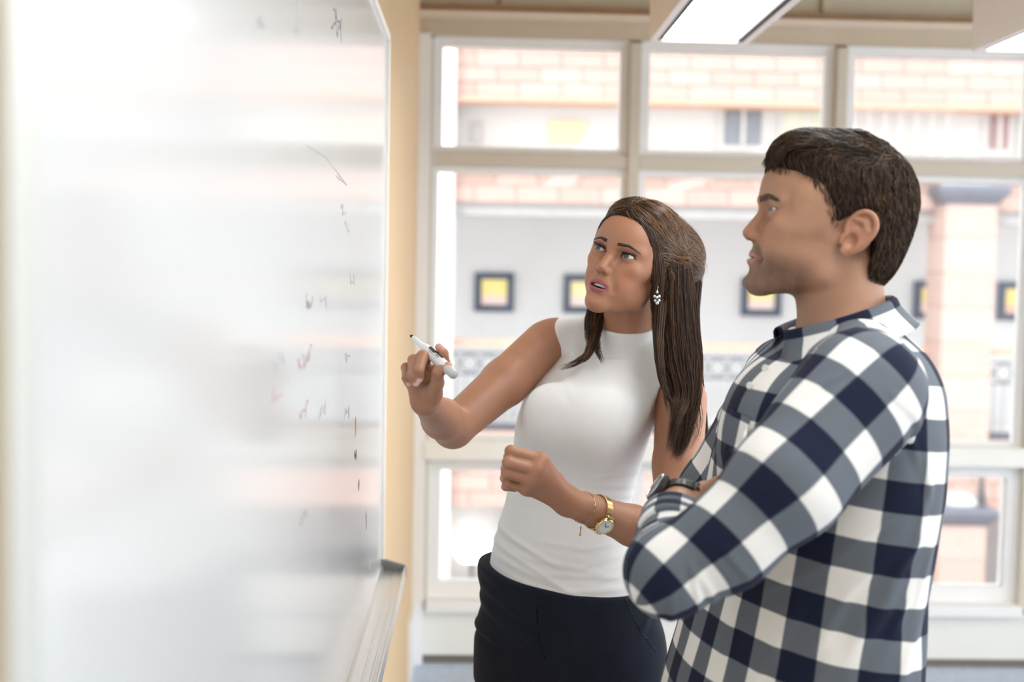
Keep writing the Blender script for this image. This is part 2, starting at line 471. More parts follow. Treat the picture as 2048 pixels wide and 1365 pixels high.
# upper gallery windows
def gallery_window(px0, px1, py0, py1, m, label, Y=YF + .45):
    x0, z1 = fpx(px0, py0, Y); x1, z0 = fpx(px1, py1, Y)
    root = tag(empty("gallery_window", (x0, Y, z0)), label, "window")
    wbox("frame", x0 - .06, x1 + .06, Y - .05, Y, z0 - .06, z1 + .06, m_stone, root)
    wbox("pane", x0, x1, Y - .07, Y - .045, z0, z1, m, root)
    wbox("bar", (x0 + x1) / 2 - .02, (x0 + x1) / 2 + .02, Y - .085, Y - .06, z0, z1, m_stone, root)
m_dglass = mat("dark_window_glass", (0.24, 0.26, 0.30), 0.2, noise=0.1)
gallery_window(1448, 1520, 212, 292, m_dglass, "dark gallery window above the man's forehead")
gallery_window(1976, 2012, 225, 300, mat("red_brown_glass", (0.34, 0.22, 0.22), .3, noise=.1), "red-brown gallery window at the upper right")
gallery_window(2044, 2080, 225, 300, mat("blue_glass", (0.22, 0.32, 0.42), .3, noise=.1), "blue gallery window at the right edge")
gallery_window(1568, 1650, 222, 292, mat("green_glass", (0.66, 0.70, 0.58), .4, noise=.1), "pale green gallery window behind the man's hair")
def poster_panel(px0, px1, py0, py1, m, label, Y=YF + .45):
    x0, z1 = fpx(px0, py0, Y); x1, z0 = fpx(px1, py1, Y)
    tag(wbox("sign_panel", x0, x1, Y - .05, Y, z0, z1, m), label, "panel")
poster_panel(1100, 1168, 244, 286, mat("pale_yellow_panel", (0.95, 0.78, 0.45), .6, noise=.05), "yellow panel on the upper gallery wall")
poster_panel(944, 966, 246, 286, mat("grey_panel", (0.5, 0.5, 0.5), .6, noise=.05), "small grey panel on the upper gallery wall")
# upper railing of thin bars
def railing(pxs, py0, py1, label, dense, Y=YF + .12, scroll=False, posts=None):
    x0, z1 = fpx(pxs[0], py0, Y); x1, z0 = fpx(pxs[1], py1, Y)
    z1 = Zp(py0, Y); z0 = Zp(py1, Y)
    root = tag(empty("gallery_railing", ((x0 + x1) / 2, Y, z0)), label, "railing")
    mrail = m_iron if scroll else mat("pale_iron", (0.74, 0.72, 0.72), .5, noise=.05)
    n = int((x1 - x0) / dense)
    if scroll:
        wbox("handrail", x0, x1, Y - .05, Y + .05, z1, z1 + .07, m_cop, root)
        zs = z1 - .07; zm = z1 - .30
        wbox("rail", x0, x1, Y - .012, Y + .012, zs - .02, zs, mrail, root)
        wbox("rail", x0, x1, Y - .012, Y + .012, zm - .02, zm, mrail, root)
        k = 0
        x = x0 + .12
        cz, cr = (zs - .02 + zm) / 2, (zs - .02 - zm) / 2 - .012
        ring = MB().tube([np.array([cr * math.cos(t), 0, cr * math.sin(t)]) for t in np.linspace(0, 2 * math.pi, 13)[:-1]], .012, 5, closed=True)
        me = bpy.data.meshes.new("ring"); me.from_pydata(ring.v, [], ring.f); me.materials.append(mrail)
        off = oloc(root)
        while x < x1:
            o = bpy.data.objects.new("ring", me); COL.objects.link(o); o.parent = root
            o.location = (x - off[0], Y - off[1], cz - off[2]); x += .21
        wbox("rail", x0, x1, Y - .02, Y + .02, z0, z0 + .10, mrail, root)
        top = zm
    else:
        wbox("handrail", x0, x1, Y - .025, Y + .025, z1, z1 + .04, mrail, root)
        wbox("rail", x0, x1, Y - .02, Y + .02, z0, z0 + .03, mrail, root)
        top = z1
    b = MB().box(-.008, .008, -.008, .008, z0, top, fr=wfr)
    off = oloc(root)
    me = bpy.data.meshes.new("baluster"); me.from_pydata([(a, c, d - off[2]) for a, c, d in b.v], [], b.f); me.materials.append(mrail if not scroll else mat("grey_iron", (0.36, 0.37, 0.40), .5, noise=.05))
    for i in range(n):
        o = bpy.data.objects.new("baluster", me); COL.objects.link(o); o.parent = root
        o.location = (x0 + (i + .5) * (x1 - x0) / n - off[0], Y - off[1], 0)
railing((1692, 1908), 216, 335, "pale thin-bar railing of the upper storey outside, over the man's hair", .16)
railing((880, 2120), 700, 872, "dark scrollwork railing with orange handrail on the gallery outside", .115, scroll=True)

# framed posters on the gallery wall
m_fr = mat("navy_poster_frame", (0.055, 0.075, 0.12), .4, noise=.1)
def poster(px0, px1, py0, py1, label, top, bot, seed):
    Y = YB
    x0, z1 = fpx(px0, py0, Y); x1, z0 = fpx(px1, py1, Y)
    root = tag(empty("framed_poster", ((x0 + x1) / 2, Y, z0)), label, "poster", "framed posters on the gallery wall")
    w = .085
    b = MB()
    b.box(x0, x1, Y - .06, Y, z0, z0 + w, fr=wfr); b.box(x0, x1, Y - .06, Y, z1 - w, z1, fr=wfr)
    b.box(x0, x0 + w, Y - .06, Y, z0 + w, z1 - w, fr=wfr); b.box(x1 - w, x1, Y - .06, Y, z0 + w, z1 - w, fr=wfr)
    b.build("frame", m_fr, root)
    m = bpy.data.materials.new("poster_print"); m.use_nodes = True
    nt = m.node_tree; bs = nt.nodes["Principled BSDF"]; bs.inputs["Roughness"].default_value = .5
    tc = nt.nodes.new("ShaderNodeTexCoord"); sp = nt.nodes.new("ShaderNodeSeparateXYZ"); nt.links.new(tc.outputs["Generated"], sp.inputs[0])
    n = nt.nodes.new("ShaderNodeTexNoise"); n.inputs["Scale"].default_value = 3 + seed; nt.links.new(tc.outputs["Generated"], n.inputs["Vector"])
    ad = nt.nodes.new("ShaderNodeMath"); ad.operation = 'MULTIPLY_ADD'; ad.inputs[1].default_value = .35
    nt.links.new(n.outputs["Fac"], ad.inputs[0]); nt.links.new(sp.outputs["Z"], ad.inputs[2])
    cr = nt.nodes.new("ShaderNodeValToRGB")
    e = cr.color_ramp.elements; e[0].position = .42; e[0].color = (*bot, 1); e[1].position = .66; e[1].color = (*top, 1)
    nt.links.new(ad.outputs[0], cr.inputs[0]); nt.links.new(cr.outputs[0], bs.inputs["Base Color"])
    wbox("print", x0 + w, x1 - w, Y - .045, Y - .01, z0 + w, z1 - w, m, root)
poster(950, 1027, 545, 624, "framed yellow and pink poster nearest the whiteboard end", (0.95, .80, .30), (.90, .70, .62), 1)
poster(1128, 1205, 549, 627, "framed yellow poster half hidden by the woman's face", (0.95, .82, .45), (.92, .72, .68), 2)
poster(1483, 1560, 556, 633, "framed yellow poster under the man's chin", (0.95, .78, .35), (.92, .72, .68), 3)
poster(1828, 1887, 562, 639, "framed yellow poster to the left of the pink column", (0.95, .70, .25), (.92, .66, .60), 4)
poster(1996, 2075, 564, 642, "framed yellow and red poster at the right edge behind the column", (0.95, .72, .25), (.85, .50, .40), 5)

# columns with slate capitals
def column(px0, px1, py_top, py_bot, label, lower=False):
    Y = YF - .30
    x0, z1 = fpx(px0, py_top, Y); x1, z0 = fpx(px1, py_bot, Y)
    cx, hw = (x0 + x1) / 2, (x1 - x0) / 2
    root = tag(empty("column", (cx, Y + hw, z0)), label, "column")
    nb = max(4, int(round((z1 - z0) / .36)))
    hh = (z1 - z0) / nb
    for i in range(nb):
        wbox("block", cx - hw, cx + hw, Y, Y + 2 * hw, z0 + i * hh + .006, z0 + (i + 1) * hh - .006, m_brick[1 if i % 2 else 0], root, bevel=.012)
    wbox("core", cx - hw + .01, cx + hw - .01, Y + .01, Y + 2 * hw - .01, z0, z1, m_mortar, root)
    c = MB()
    prof = [(hw * 1.0, 0), (hw * 1.32, .10), (hw * 1.40, .16), (hw * 1.25, .20)]
    for (r0, h0), (r1, h1) in zip(prof[:-1], prof[1:]):
        V = [np.array([cx + sx * r, Y + hw + sy * r, z1 + h]) for r, h in ((r0, h0), (r1, h1)) for sx, sy in ((-1, -1), (1, -1), (1, 1), (-1, 1))]
        c.add(V, [(0, 1, 5, 4), (1, 2, 6, 5), (2, 3, 7, 6), (3, 0, 4, 7), (0, 3, 2, 1), (4, 5, 6, 7)])
    c.build("capital", m_capit, root)
    MB().lathe([(hw * 1.0, .20), (hw * .95, .25), (hw * .7, .30), (.02, .32)], (cx, Y + hw, z1), (0, 0, 1), 16).build("finial", m_stone, root, smooth=True)
    return cx, Y, hw, z1
column(1893, 1976, 408, 892, "tall pink block column with slate capital at the right")
cx, cy, hw, zt = column(1878, 1962, 1052, 1330, "lower pink block column with slate capital below the railing")
for s in (-1, 1):
    tag(MB().tube([(cx + s * .22, cy + .1, zt + .24), (cx + s * .22, cy + .1, zt + .95)], .055, 10).build("downpipe", m_stone, smooth=True),
        "white vertical pipe on the %s side of the lower column head" % ("poster" if s < 0 else "far right"), "pipe", "pipes over the lower column")
# cabinet and lamp in the ground arcade
x, z = fpx(944, 1096, YB - .5)
lp = tag(empty("globe_lamp", (x, YB - .5, z - .25)), "bright white globe lamp in the ground arcade beyond the window", "lamp")
MB().lathe([(.02, -.17), (.16, -.15), (.22, -.06), (.23, .04), (.17, .14), (.03, .19)], (x, YB - .5, z), (0, 0, 1), 20).build("globe", mat("lit_globe", (.9, .9, .9), .4, emit=(1, 1, 1), estr=3.0), lp, smooth=True)
MB().tube([(x, YB - .5, z - .17), (x, YB - .5, GZ)], .035, 8).build("post", m_iron, lp)
x, z = fpx(1030, 1130, YB - .8)
bn = tag(empty("bench", (x + .3, YB - .8, GZ)), "dark bench in the ground arcade behind the woman's hip", "bench")
wbox("seat", x - .3, x + .9, YB - .95, YB - .55, z - .03, z + .03, m_iron, bn)
wbox("backrest", x - .3, x + .9, YB - .58, YB - .53, z + .03, z + .14, m_iron, bn)
for dx in (-.2, .75):
    wbox("leg", x + dx, x + dx + .05, YB - .9, YB - .6, GZ, z - .03, m_iron, bn)
tag(wbox("wall_gallery_pier", fpx(866, 600, YF)[0] - .6, fpx(905, 600, YF)[0], YF - .2, YF + .3, GZ, Zp(80), mat("bright_white_render", (0.92, .92, .92), .7, noise=.02)), kind="structure")
# ------------------------------------------------------------------ signed-distance modelling for bodies and clothes
def _v(p): return np.asarray(p, np.float32)
class Prim:
    def __init__(s, f, c=None, R=None): s.f, s.c, s.R = f, c, R
def sph(c, r):
    c = _v(c)
    return Prim(lambda P: np.sqrt(((P - c) ** 2).sum(1)) - r, c, r)
def ell(c, r, rot=None):
    c, r = _v(c), _v(r)
    Rm = None if rot is None else np.asarray(rot, np.float32)      # columns: local axes
    def f(P):
        q = P - c
        if Rm is not None: q = q @ Rm
        k0 = np.sqrt(((q / r) ** 2).sum(1)); k1 = np.sqrt(((q / (r * r)) ** 2).sum(1)) + 1e-9
        return k0 * (k0 - 1) / k1
    return Prim(f, c, float(r.max()))
def rc(a, b, ra, rb, flat=None, s=1.0):
    """Tapered capsule; flat/s squash its section along a direction."""
    a, b = _v(a), _v(b)
    ba = b - a; bb = float((ba * ba).sum()) + 1e-12
    n = None if flat is None else _v(flat) / np.linalg.norm(flat)
    def f(P):
        q = P - a
        t = np.clip((q @ ba) / bb, 0, 1)
        w = q - t[:, None] * ba
        if n is not None:
            w = w + n * ((w @ n) * (1 / s - 1))[:, None]
        d = np.sqrt((w * w).sum(1)) - (ra + t * (rb - ra))
        return d * (min(s, 1.0) if n is not None else 1)
    return Prim(f, (a + b) / 2, float(math.sqrt(bb) / 2 + max(ra, rb) * (max(1, s) if n is not None else 1)))
def rbox(c, h, r, rot=None):
    c, h = _v(c), _v(h)
    Rm = None if rot is None else np.asarray(rot, np.float32)
    def f(P):
        q = P - c
        if Rm is not None: q = q @ Rm
        q = np.abs(q) - (h - r)
        return np.sqrt((np.maximum(q, 0) ** 2).sum(1)) + np.minimum(q.max(1), 0) - r
    return Prim(f, c, float(np.linalg.norm(h)))
def plane(p, n):
    """Inside is behind the normal."""
    p, n = _v(p), _v(n) / np.linalg.norm(n)
    return Prim(lambda P: (P - p) @ n)
def loft(st, yaw=0.0, cap=True):
    """Stack of ellipses over z. st rows: z, x, y, half width, half depth[, yaw]."""
    st = np.array([list(r) + [yaw] * (6 - len(r)) for r in st], float)
    st = st[np.argsort(st[:, 0])]
    zz = np.linspace(st[0, 0], st[-1, 0], 160)
    # smooth (monotone-ish) interpolation by repeated box filtering of the linear one
    cols = []
    for k in range(1, 6):
        y = np.interp(zz, st[:, 0], st[:, k])
        for _ in range(3):
            yp = np.concatenate([[2 * y[0] - y[3], 2 * y[0] - y[2], 2 * y[0] - y[1]], y, [2 * y[-1] - y[-2], 2 * y[-1] - y[-3], 2 * y[-1] - y[-4]]])
            y = np.convolve(yp, np.ones(7) / 7, 'valid')
        cols.append(y)
    z0, z1 = st[0, 0], st[-1, 0]
    c = _v([st[:, 1].mean(), st[:, 2].mean(), (z0 + z1) / 2])
    R = float(math.hypot((z1 - z0) / 2, st[:, 3:5].max()) + max(np.ptp(st[:, 1]), np.ptp(st[:, 2])) / 2)
    def f(P):
        z = np.clip(P[:, 2], z0, z1)
        cx, cy, a, b, yw = (np.interp(z, zz, y).astype(np.float32) for y in cols)
        x, y = P[:, 0] - cx, P[:, 1] - cy
        cs, sn = np.cos(yw), np.sin(yw)
        u, v = x * cs + y * sn, -x * sn + y * cs
        k0 = np.sqrt((u / a) ** 2 + (v / b) ** 2); k1 = np.sqrt((u / (a * a)) ** 2 + (v / (b * b)) ** 2) + 1e-9
        d = k0 * (k0 - 1) / k1
        if cap:
            dz = np.maximum(z0 - P[:, 2], P[:, 2] - z1)
            d = np.where(dz > 0, np.sqrt(np.maximum(d, 0) ** 2 + dz * dz), np.maximum(d, dz))
        return d
    return Prim(f, c, R)
def smin(a, b, k):
    if k <= 0: return np.minimum(a, b)
    h = np.maximum(k - np.abs(a - b), 0) / k
    return np.minimum(a, b) - h * h * k * 0.25
class Field:
    def __init__(s, origin=None, rot=None, scale=1.0):
        s.ops = []; s.o = None if origin is None else _v(origin)
        s.rot = None if rot is None else np.asarray(rot, np.float32); s.sc = scale
    def u(s, p, k=0.0): s.ops.append(('u', p, k)); return s
    def sub(s, p, k=0.0): s.ops.append(('s', p, k)); return s
    def cut(s, p, k=0.0): s.ops.append(('i', p, k)); return s
    def warp(s, fn, c=None, R=None): s.ops.append(('w', Prim(fn, None if c is None else _v(c), R), 0)); return s
    def off(s, o): s.ops.append(('o', o, 0)); return s
    def bound(s):
        if getattr(s, '_b', 0) != 0: return s._b
        s._b = None
        L = []
        for kind, p, k in s.ops:
            if kind in 'io' or (kind == 'w' and p.c is None): return None
            if kind != 'u': continue
            b = p.bound() if isinstance(p, Field) else (None if p.c is None else (p.c, p.R))
            if b is None: return None
            L.append(b)
        if not L: return None
        c = np.mean([b[0] for b in L], 0)
        R = max(float(np.linalg.norm(b[0] - c)) + b[1] for b in L)
        s._b = (_v(s.glob(c)), R * s.sc)
        return s._b
    def loc(s, P): return P if s.o is None else ((P - s.o) @ s.rot) / s.sc
    def glob(s, p): return np.asarray(p, float) if s.o is None else s.o + (s.rot @ (np.asarray(p, float) * s.sc))
    def __call__(s, P, margin=0.02):
        P = np.asarray(P, np.float32)
        Q = s.loc(P).astype(np.float32)
        mg = margin / s.sc
        d = np.full(len(Q), 0.4 / s.sc, np.float32)
        if len(Q) == 0: return d
        b0, b1 = Q.min(0), Q.max(0); bc = (b0 + b1) / 2; br = float(np.linalg.norm(b1 - b0)) / 2     # bounds of this batch, to skip far shapes
        for kind, p, k in s.ops:
            if kind == 'o':
                d = d - p; continue
            if isinstance(p, Field):
                bd = p.bound() if kind != 'i' else None
                if bd is not None:
                    if float(np.linalg.norm(bc - bd[0])) > br + bd[1] + 1.5 * k + mg: continue
                    w = Q - bd[0]
                    m = (w * w).sum(1) < (bd[1] + 1.5 * k + mg) ** 2
                    if not m.any(): continue
                    e = p(Q[m], mg)
                    d[m] = smin(d[m], e, k) if kind == 'u' else -smin(-d[m], e, k)
                    continue
                e = p(Q, mg)
                d = smin(d, e, k) if kind == 'u' else -smin(-d, e if kind == 's' else -e, k)
                continue
            if p.c is not None and p.R is not None and kind != 'i':
                dist = float(np.linalg.norm(bc - p.c)); reach = p.R * 1.15 + 2 * k + mg
                if dist > br + reach: continue
                if dist + br < reach: full = True
                else:
                    w = Q - p.c
                    m = (w * w).sum(1) < reach ** 2
                    if not m.any(): continue
                    full = m.all()
                q = Q if full else Q[m]; dd = d if full else d[m]
            else:
                m = None; full = True; q = Q; dd = d
            if kind == 'w': r = p.f(q, dd)
            else:
                e = p.f(q)
                r = smin(dd, e, k) if kind == 'u' else (-smin(-dd, e, k) if kind == 's' else -smin(-dd, -e, k))
            if full: d = r.astype(np.float32)
            else: d[m] = r
        return d * s.sc
def fprim(F):
    """A field as an exact-ish primitive (no culling)."""
    return Prim(lambda P: F(P, 0.05))

def batched(F, P, margin, cell, CH=6000):
    """Evaluate a field in compact spatial batches."""
    P = np.asarray(P, np.float32)
    if len(P) < 2 * CH: return F(P, margin)
    g = np.floor((P - P.min(0)) / cell).astype(np.int64)
    o = np.argsort((g[:, 0] * 4096 + g[:, 1]) * 4096 + g[:, 2], kind='stable')
    out = np.empty(len(P), np.float32)
    for i in range(0, len(P), CH):
        j = o[i:i + CH]; out[j] = F(P[j], margin)
    return out
def surface(F, lo, hi, h):
    """Naive surface nets over the blocks near the surface. Returns V, quads."""
    lo = np.asarray(lo, float); hi = np.asarray(hi, float)
    B1, B2 = 16, 4
    n1 = np.ceil((hi - lo) / (h * B1)).astype(int)
    g = np.stack(np.meshgrid(*[np.arange(k) for k in n1], indexing='ij'), -1).reshape(-1, 3)
    c = lo + (g + .5) * h * B1
    d = batched(F, c, h * B1 * 2.0, h * 64)
    g = g[np.abs(d) < h * B1 * 1.35]
    sub = np.stack(np.meshgrid(*[np.arange(4)] * 3, indexing='ij'), -1).reshape(-1, 3)
    g = (g[:, None, :] * 4 + sub[None]).reshape(-1, 3)
    c = lo + (g + .5) * h * B2
    d = batched(F, c, h * B2 * 3.0, h * 48)
    g = g[np.abs(d) < h * B2 * 1.5]
    cells = (g[:, None, :] * 4 + sub[None]).reshape(-1, 3).astype(np.int64)
    N = (n1 * B1 + 2).astype(np.int64)
    key = lambda a: (a[..., 0] * N[1] + a[..., 1]) * N[2] + a[..., 2]
    co = np.stack(np.meshgrid(*[np.arange(2)] * 3, indexing='ij'), -1).reshape(-1, 3)
    ck = key(cells[:, None, :] + co[None])
    uk, inv = np.unique(ck, return_inverse=True)
    pts = np.stack([uk // (N[1] * N[2]), (uk // N[2]) % N[1], uk % N[2]], -1)
    dv = batched(F, lo + pts * h, h * 3, h * 20)
    cd = dv[inv.reshape(ck.shape)]
    sg = cd < 0
    act = sg.any(1) & (~sg.all(1))
    cells, cd, sg = cells[act], cd[act], sg[act]
    acc = np.zeros((len(cells), 3), np.float32); cnt = np.zeros(len(cells), np.float32)
    cof = co.astype(np.float32)
    for i in range(8):
        for ax in range(3):
            if co[i, ax] == 0:
                j = i + (4, 2, 1)[ax]
                m = sg[:, i] != sg[:, j]
                t = cd[m, i] / (cd[m, i] - cd[m, j])
                p = np.repeat(cof[i][None], m.sum(), 0); p[:, ax] += t
                acc[m] += p; cnt[m] += 1
    V = lo + (cells + acc / cnt[:, None]) * h
    # settle the vertices on the surface (one Newton step with a tetrahedral gradient)
    K = np.array([[1, -1, -1], [-1, -1, 1], [-1, 1, -1], [1, 1, 1]], np.float32)
    e = h * .5
    Vf = V.astype(np.float32); G = np.zeros_like(Vf); dm = np.zeros(len(Vf), np.float32)
    for kk in K:
        dk = batched(F, Vf + kk * e, h * 3, h * 24)
        G += kk * dk[:, None]; dm += dk * .25
    G /= 4 * e
    g2 = (G * G).sum(1)
    step = np.clip(dm / np.maximum(g2, .25), -h * .6, h * .6)
    V = V - G * step[:, None]
    ckey = key(cells); order = np.argsort(ckey); sk = ckey[order]
    def look(a):
        k = key(a); i = np.searchsorted(sk, k); i = np.minimum(i, len(sk) - 1)
        return np.where(sk[i] == k, order[i], -1)
    quads = []
    E = np.eye(3, dtype=np.int64)
    for ax in range(3):
        # edge from corner 0 along axis ax; the four cells around it
        j = (4, 2, 1)[ax]
        m = sg[:, 0] != sg[:, j]
        b, c2 = E[(ax + 1) % 3], E[(ax + 2) % 3]
        cc = cells[m]
        q = np.stack([look(cc), look(cc - b), look(cc - b - c2), look(cc - c2)], 1)
        flip = sg[m, 0]
        ok = (q >= 0).all(1)
        q, flip = q[ok], flip[ok]
        q[~flip] = q[~flip][:, ::-1]
        quads.append(q)
    return V, np.concatenate(quads).astype(np.int32)

def grad(F, P, e=0.0006):
    P = np.asarray(P, np.float32)
    g = np.stack([F(P + _v(d) * e) - F(P - _v(d) * e) for d in np.eye(3)], 1)
    return g / (np.linalg.norm(g, axis=1, keepdims=True) + 1e-9)

def sstep(a, b, x):
    t = np.clip((x - a) / (b - a), 0, 1)
    return t * t * (3 - 2 * t)
def vnoise(P, f, seed=0):
    """Cheap smooth pseudo-noise from summed sines."""
    r = np.random.default_rng(seed); o = np.zeros(len(P), np.float32)
    for i in range(5):
        k = r.normal(size=3); k /= np.linalg.norm(k)
        o += np.sin((P @ k.astype(np.float32)) * f * (1 + .5 * i) + r.uniform(0, 6.28)) / (1 + .5 * i)
    return o / 2.6
def folds(P, d, rows, Y, lim=.02):
    """Cloth folds laid out in the x-z plane: px, py, angle, half length, width (pixels), height (mm), bend."""
    m = np.abs(d) < lim
    if not m.any(): return d
    q = P[m]; o = np.zeros(len(q), np.float32); k = Y / FPX
    for px, py, an, hl, w, amp, cv in rows:
        c = at(px, py, Y); a = math.radians(an); ca, sa = math.cos(a), math.sin(a)
        x, z = q[:, 0] - c[0], -(q[:, 2] - c[2])
        s = (x * ca + z * sa) / (hl * k)
        t = (-x * sa + z * ca) / (w * k) - cv * s * s
        o += amp * .001 * (np.exp(-t * t) - .55 * np.exp(-((t - 1.7) / 1.1) ** 2)) * np.exp(-s ** 4)
    d = d.copy(); d[m] -= o
    return d
def rotz(a): c, s = math.cos(a), math.sin(a); return np.array([[c, -s, 0], [s, c, 0], [0, 0, 1.0]])
def rotx(a): c, s = math.cos(a), math.sin(a); return np.array([[1.0, 0, 0], [0, c, -s], [0, s, c]])
def roty(a): c, s = math.cos(a), math.sin(a); return np.array([[c, 0, s], [0, 1.0, 0], [-s, 0, c]])
def axis_rot(ax, a):
    return np.array(Matrix.Rotation(a, 3, Vector(ax)))
# ------------------------------------------------------------------ heads (millimetres in head space: x to the person's left, y forward, z up, origin between the ear canals)
def head_field(origin, rot, sc, female):
    F = Field(origin, rot, sc * 0.001)
    fm = female
    S = (-1, 1)
    F.u(ell((0, 8, 62), (73, 93, 77)))
    F.u(ell((0, 52, 58), (57, 51 if not fm else 50, 50)), 20)
    F.u(ell((0, 46, -6), (55 if not fm else 48, 52, 68)), 22)
    for s in S:
        F.u(ell((s * (46 if not fm else 39.5), 64, 6 if not fm else 10), (20 if not fm else 18, 24, 17)), 24)                       # cheekbone
        F.u(ell((s * (36 if not fm else 26), 74, -22), (18 if not fm else 15, 16, 20)), 22)                                      # cheek
        if fm: F.u(rc((s * 38, 20, -36), (s * 11, 80, -66), 11, 12), 22)
        else: F.u(rc((s * 44, 16, -41), (s * 19, 80, -67), 12, 15), 22)                    # jaw
        F.u(rc((s * 52, 10, 0), (s * (40 if fm else 44), 18, -38), 12, 11), 24)
        F.u(ell((s * (33 if fm else 40), 46, -26), (13, 28, 20)), 22 if fm else 26)
        F.u(ell((s * (60 if not fm else 54), 40, 40), (10, 24, 26)), 22)                                       # temple
    F.u(ell((0, 87.5, -66), (20, 17.5, 16) if not fm else (16, 16, 15)), 16)               # chin
    F.u(ell((0, 78, -34), (29, 23, 26)), 16)                                               # mouth barrel
    for s in S:
        if fm: F.u(rc((s * 12, 93, 41), (s * 46, 79, 43), 6, 6), 14)
        else: F.u(rc((s * 9, 96.5, 41), (s * 47, 80, 42), 8, 7), 10)                       # brow ridge
        F.sub(ell((s * 31, 101, 27), (16, 14, 11.5)), 11)                                  # eye socket
        F.sub(ell((s * 17, 101, 22), (6, 12, 12)), 9)
    # eyelids round the eyeball
    for s in S:
        F.u(eyelid(s, fm), 3.0)
    # nose
    F.u(rc((0, 94.5, 28), (0, 105, 3), 7.0 if not fm else 6.2, 7.2 if not fm else 6.4), 8)
    F.u(rc((0, 100, 12), (0, 109.6, -4), 7.5, 9.0 if not fm else 8.0), 6)
    for s in S:
        F.u(ell((s * 11 if not fm else s * 9.8, 101, -8), (6.2, 9, 6.8)), 4.5)
    F.u(rc((0, 107, -11), (0, 100, -13), 4.2, 5), 4)
    for s in S:
        F.sub(ell((s * 6, 104.5, -14.2), (3.0, 5.2, 3.4)), 1.8)
    # philtrum and lips
    F.sub(rc((0, 106.5, -17), (0, 107, -25), 2.4, 2.6), 4)
    if fm:
        for s in S:
            F.u(rc((s * 4.5, 98.2, -29.5), (s * 21.5, 88.5, -35.2), 5.0, 2.2), 3.5)
        F.u(rc((-9, 97.2, -46), (9, 97.2, -46), 6.0, 6.0), 4)
        for s in S:
            F.u(rc((s * 9, 97.2, -46), (s * 21, 88.5, -38), 6.0, 2.4), 4)
        F.sub(ell((0, 98, -37.2), (17.5, 18, 3.7)), 1.5)                                   # parted lips
    else:
        for s in S:
            F.u(rc((s * 3, 98.6, -31), (s * 23, 88.5, -35.5), 5.4, 2.4), 4)
            F.u(rc((s * 3, 99.4, -42), (s * 22, 88.5, -37.5), 6.2, 2.6), 4)
        F.sub(ell((0, 107, -36.2), (30, 11.5, .8)), 1.6)
    F.sub(rc((-12, 110, -54), (12, 110, -54), 8, 8), 9)                                    # fold under the lip
    for s in S:
        F.sub(rc((s * 20, 105, -10), (s * 31, 94, -36), 2.6, 2.6), 12)                      # cheek fold
    # ears
    for s in S: ear(F, s, fm)
    return F

def eyelid(s, fm):
    c = _v((s * 31.5, 82.2, 29)); r = 13.5
    up, lo, hw = (3.8, 3.3, 15.0) if fm else (2.6, 3.2, 14.0)
    def f(P):
        q = P - c
        d = np.sqrt((q * q).sum(1)) - r
        x = q[:, 0] * s + 0.5; z = q[:, 2] - x * (.13 if fm else .09)
        e = np.clip(1 - (x / hw) ** 2, 0, 1)
        op = np.maximum(z - up * e ** .7, -lo * e ** .9 - z)
        op = np.maximum(op, np.abs(x) - hw)
        return np.maximum(d, -np.where(q[:, 1] > 0, op, 20))
    return Prim(f, c, r)

def ear(F, s, fm):
    def T(y, z, out):     # ear plane leans out towards the back
        return (s * ((60 if fm else 66.5) + out + max(0, -y) * (0.20 if fm else 0.42)), y, z)
    sc = 0.9 if fm else 1.0
    pts = [(-2, 12), (1, 24), (-5, 38), (-17, 46), (-29, 42), (-35, 30), (-33, 16), (-24, 3), (-12, -8)]
    pts = [(y * sc, z * sc + (-2 if fm else 0)) for y, z in pts]
    q_ = np.array(pts); tt = np.linspace(0, len(pts) - 1, 25)
    q_ = np.stack([np.interp(tt, np.arange(len(pts)), q_[:, i]) for i in (0, 1)], 1)
    for _ in range(5): q_[1:-1] = (q_[:-2] + 2 * q_[1:-1] + q_[2:]) / 4
    pts = [tuple(p) for p in q_]
    # back plate
    F.u(ell(T(-16 * sc, 17 * sc, -.5), (5.0, 19 * sc, 28 * sc), rotz(s * 0.40) @ rotx(0.22)), 3)
    for (a, b), (c, d) in zip(pts[:-1], pts[1:]):
        F.u(rc(T(a, b, 4.2), T(c, d, 4.2), 3.3, 3.3), 1.6)
    F.u(ell(T(-5 * sc, -9 * sc, 2.5), (4.2, 8 * sc, 7.5 * sc)), 5)                          # lobe
    an = [(-9, 33), (-20, 30), (-25, 20), (-20, 6), (-11, 0)]
    for (a, b), (c, d) in zip(an[:-1], an[1:]):
        F.u(rc(T(a * sc, b * sc, 3.4), T(c * sc, d * sc, 3.4), 2.8, 2.8), 2.5)
    F.u(rc(T(-3, 16 * sc, 2.5), T(-12 * sc, 18 * sc, 1.5), 2.4, 2.0), 2)
    F.u(rc(T(2, 9, 3.0), T(3, 2, 2.5), 4.0, 3.6), 4)                                        # tragus
    F.sub(ell(T(-9 * sc, 6 * sc, 4.5), (4.6, 6.5 * sc, 8.0 * sc)), 3)                          # concha
    F.sub(ell(T(-12 * sc, 25 * sc, 6.5), (4, 6.0 * sc, 3.4 * sc)), 2)

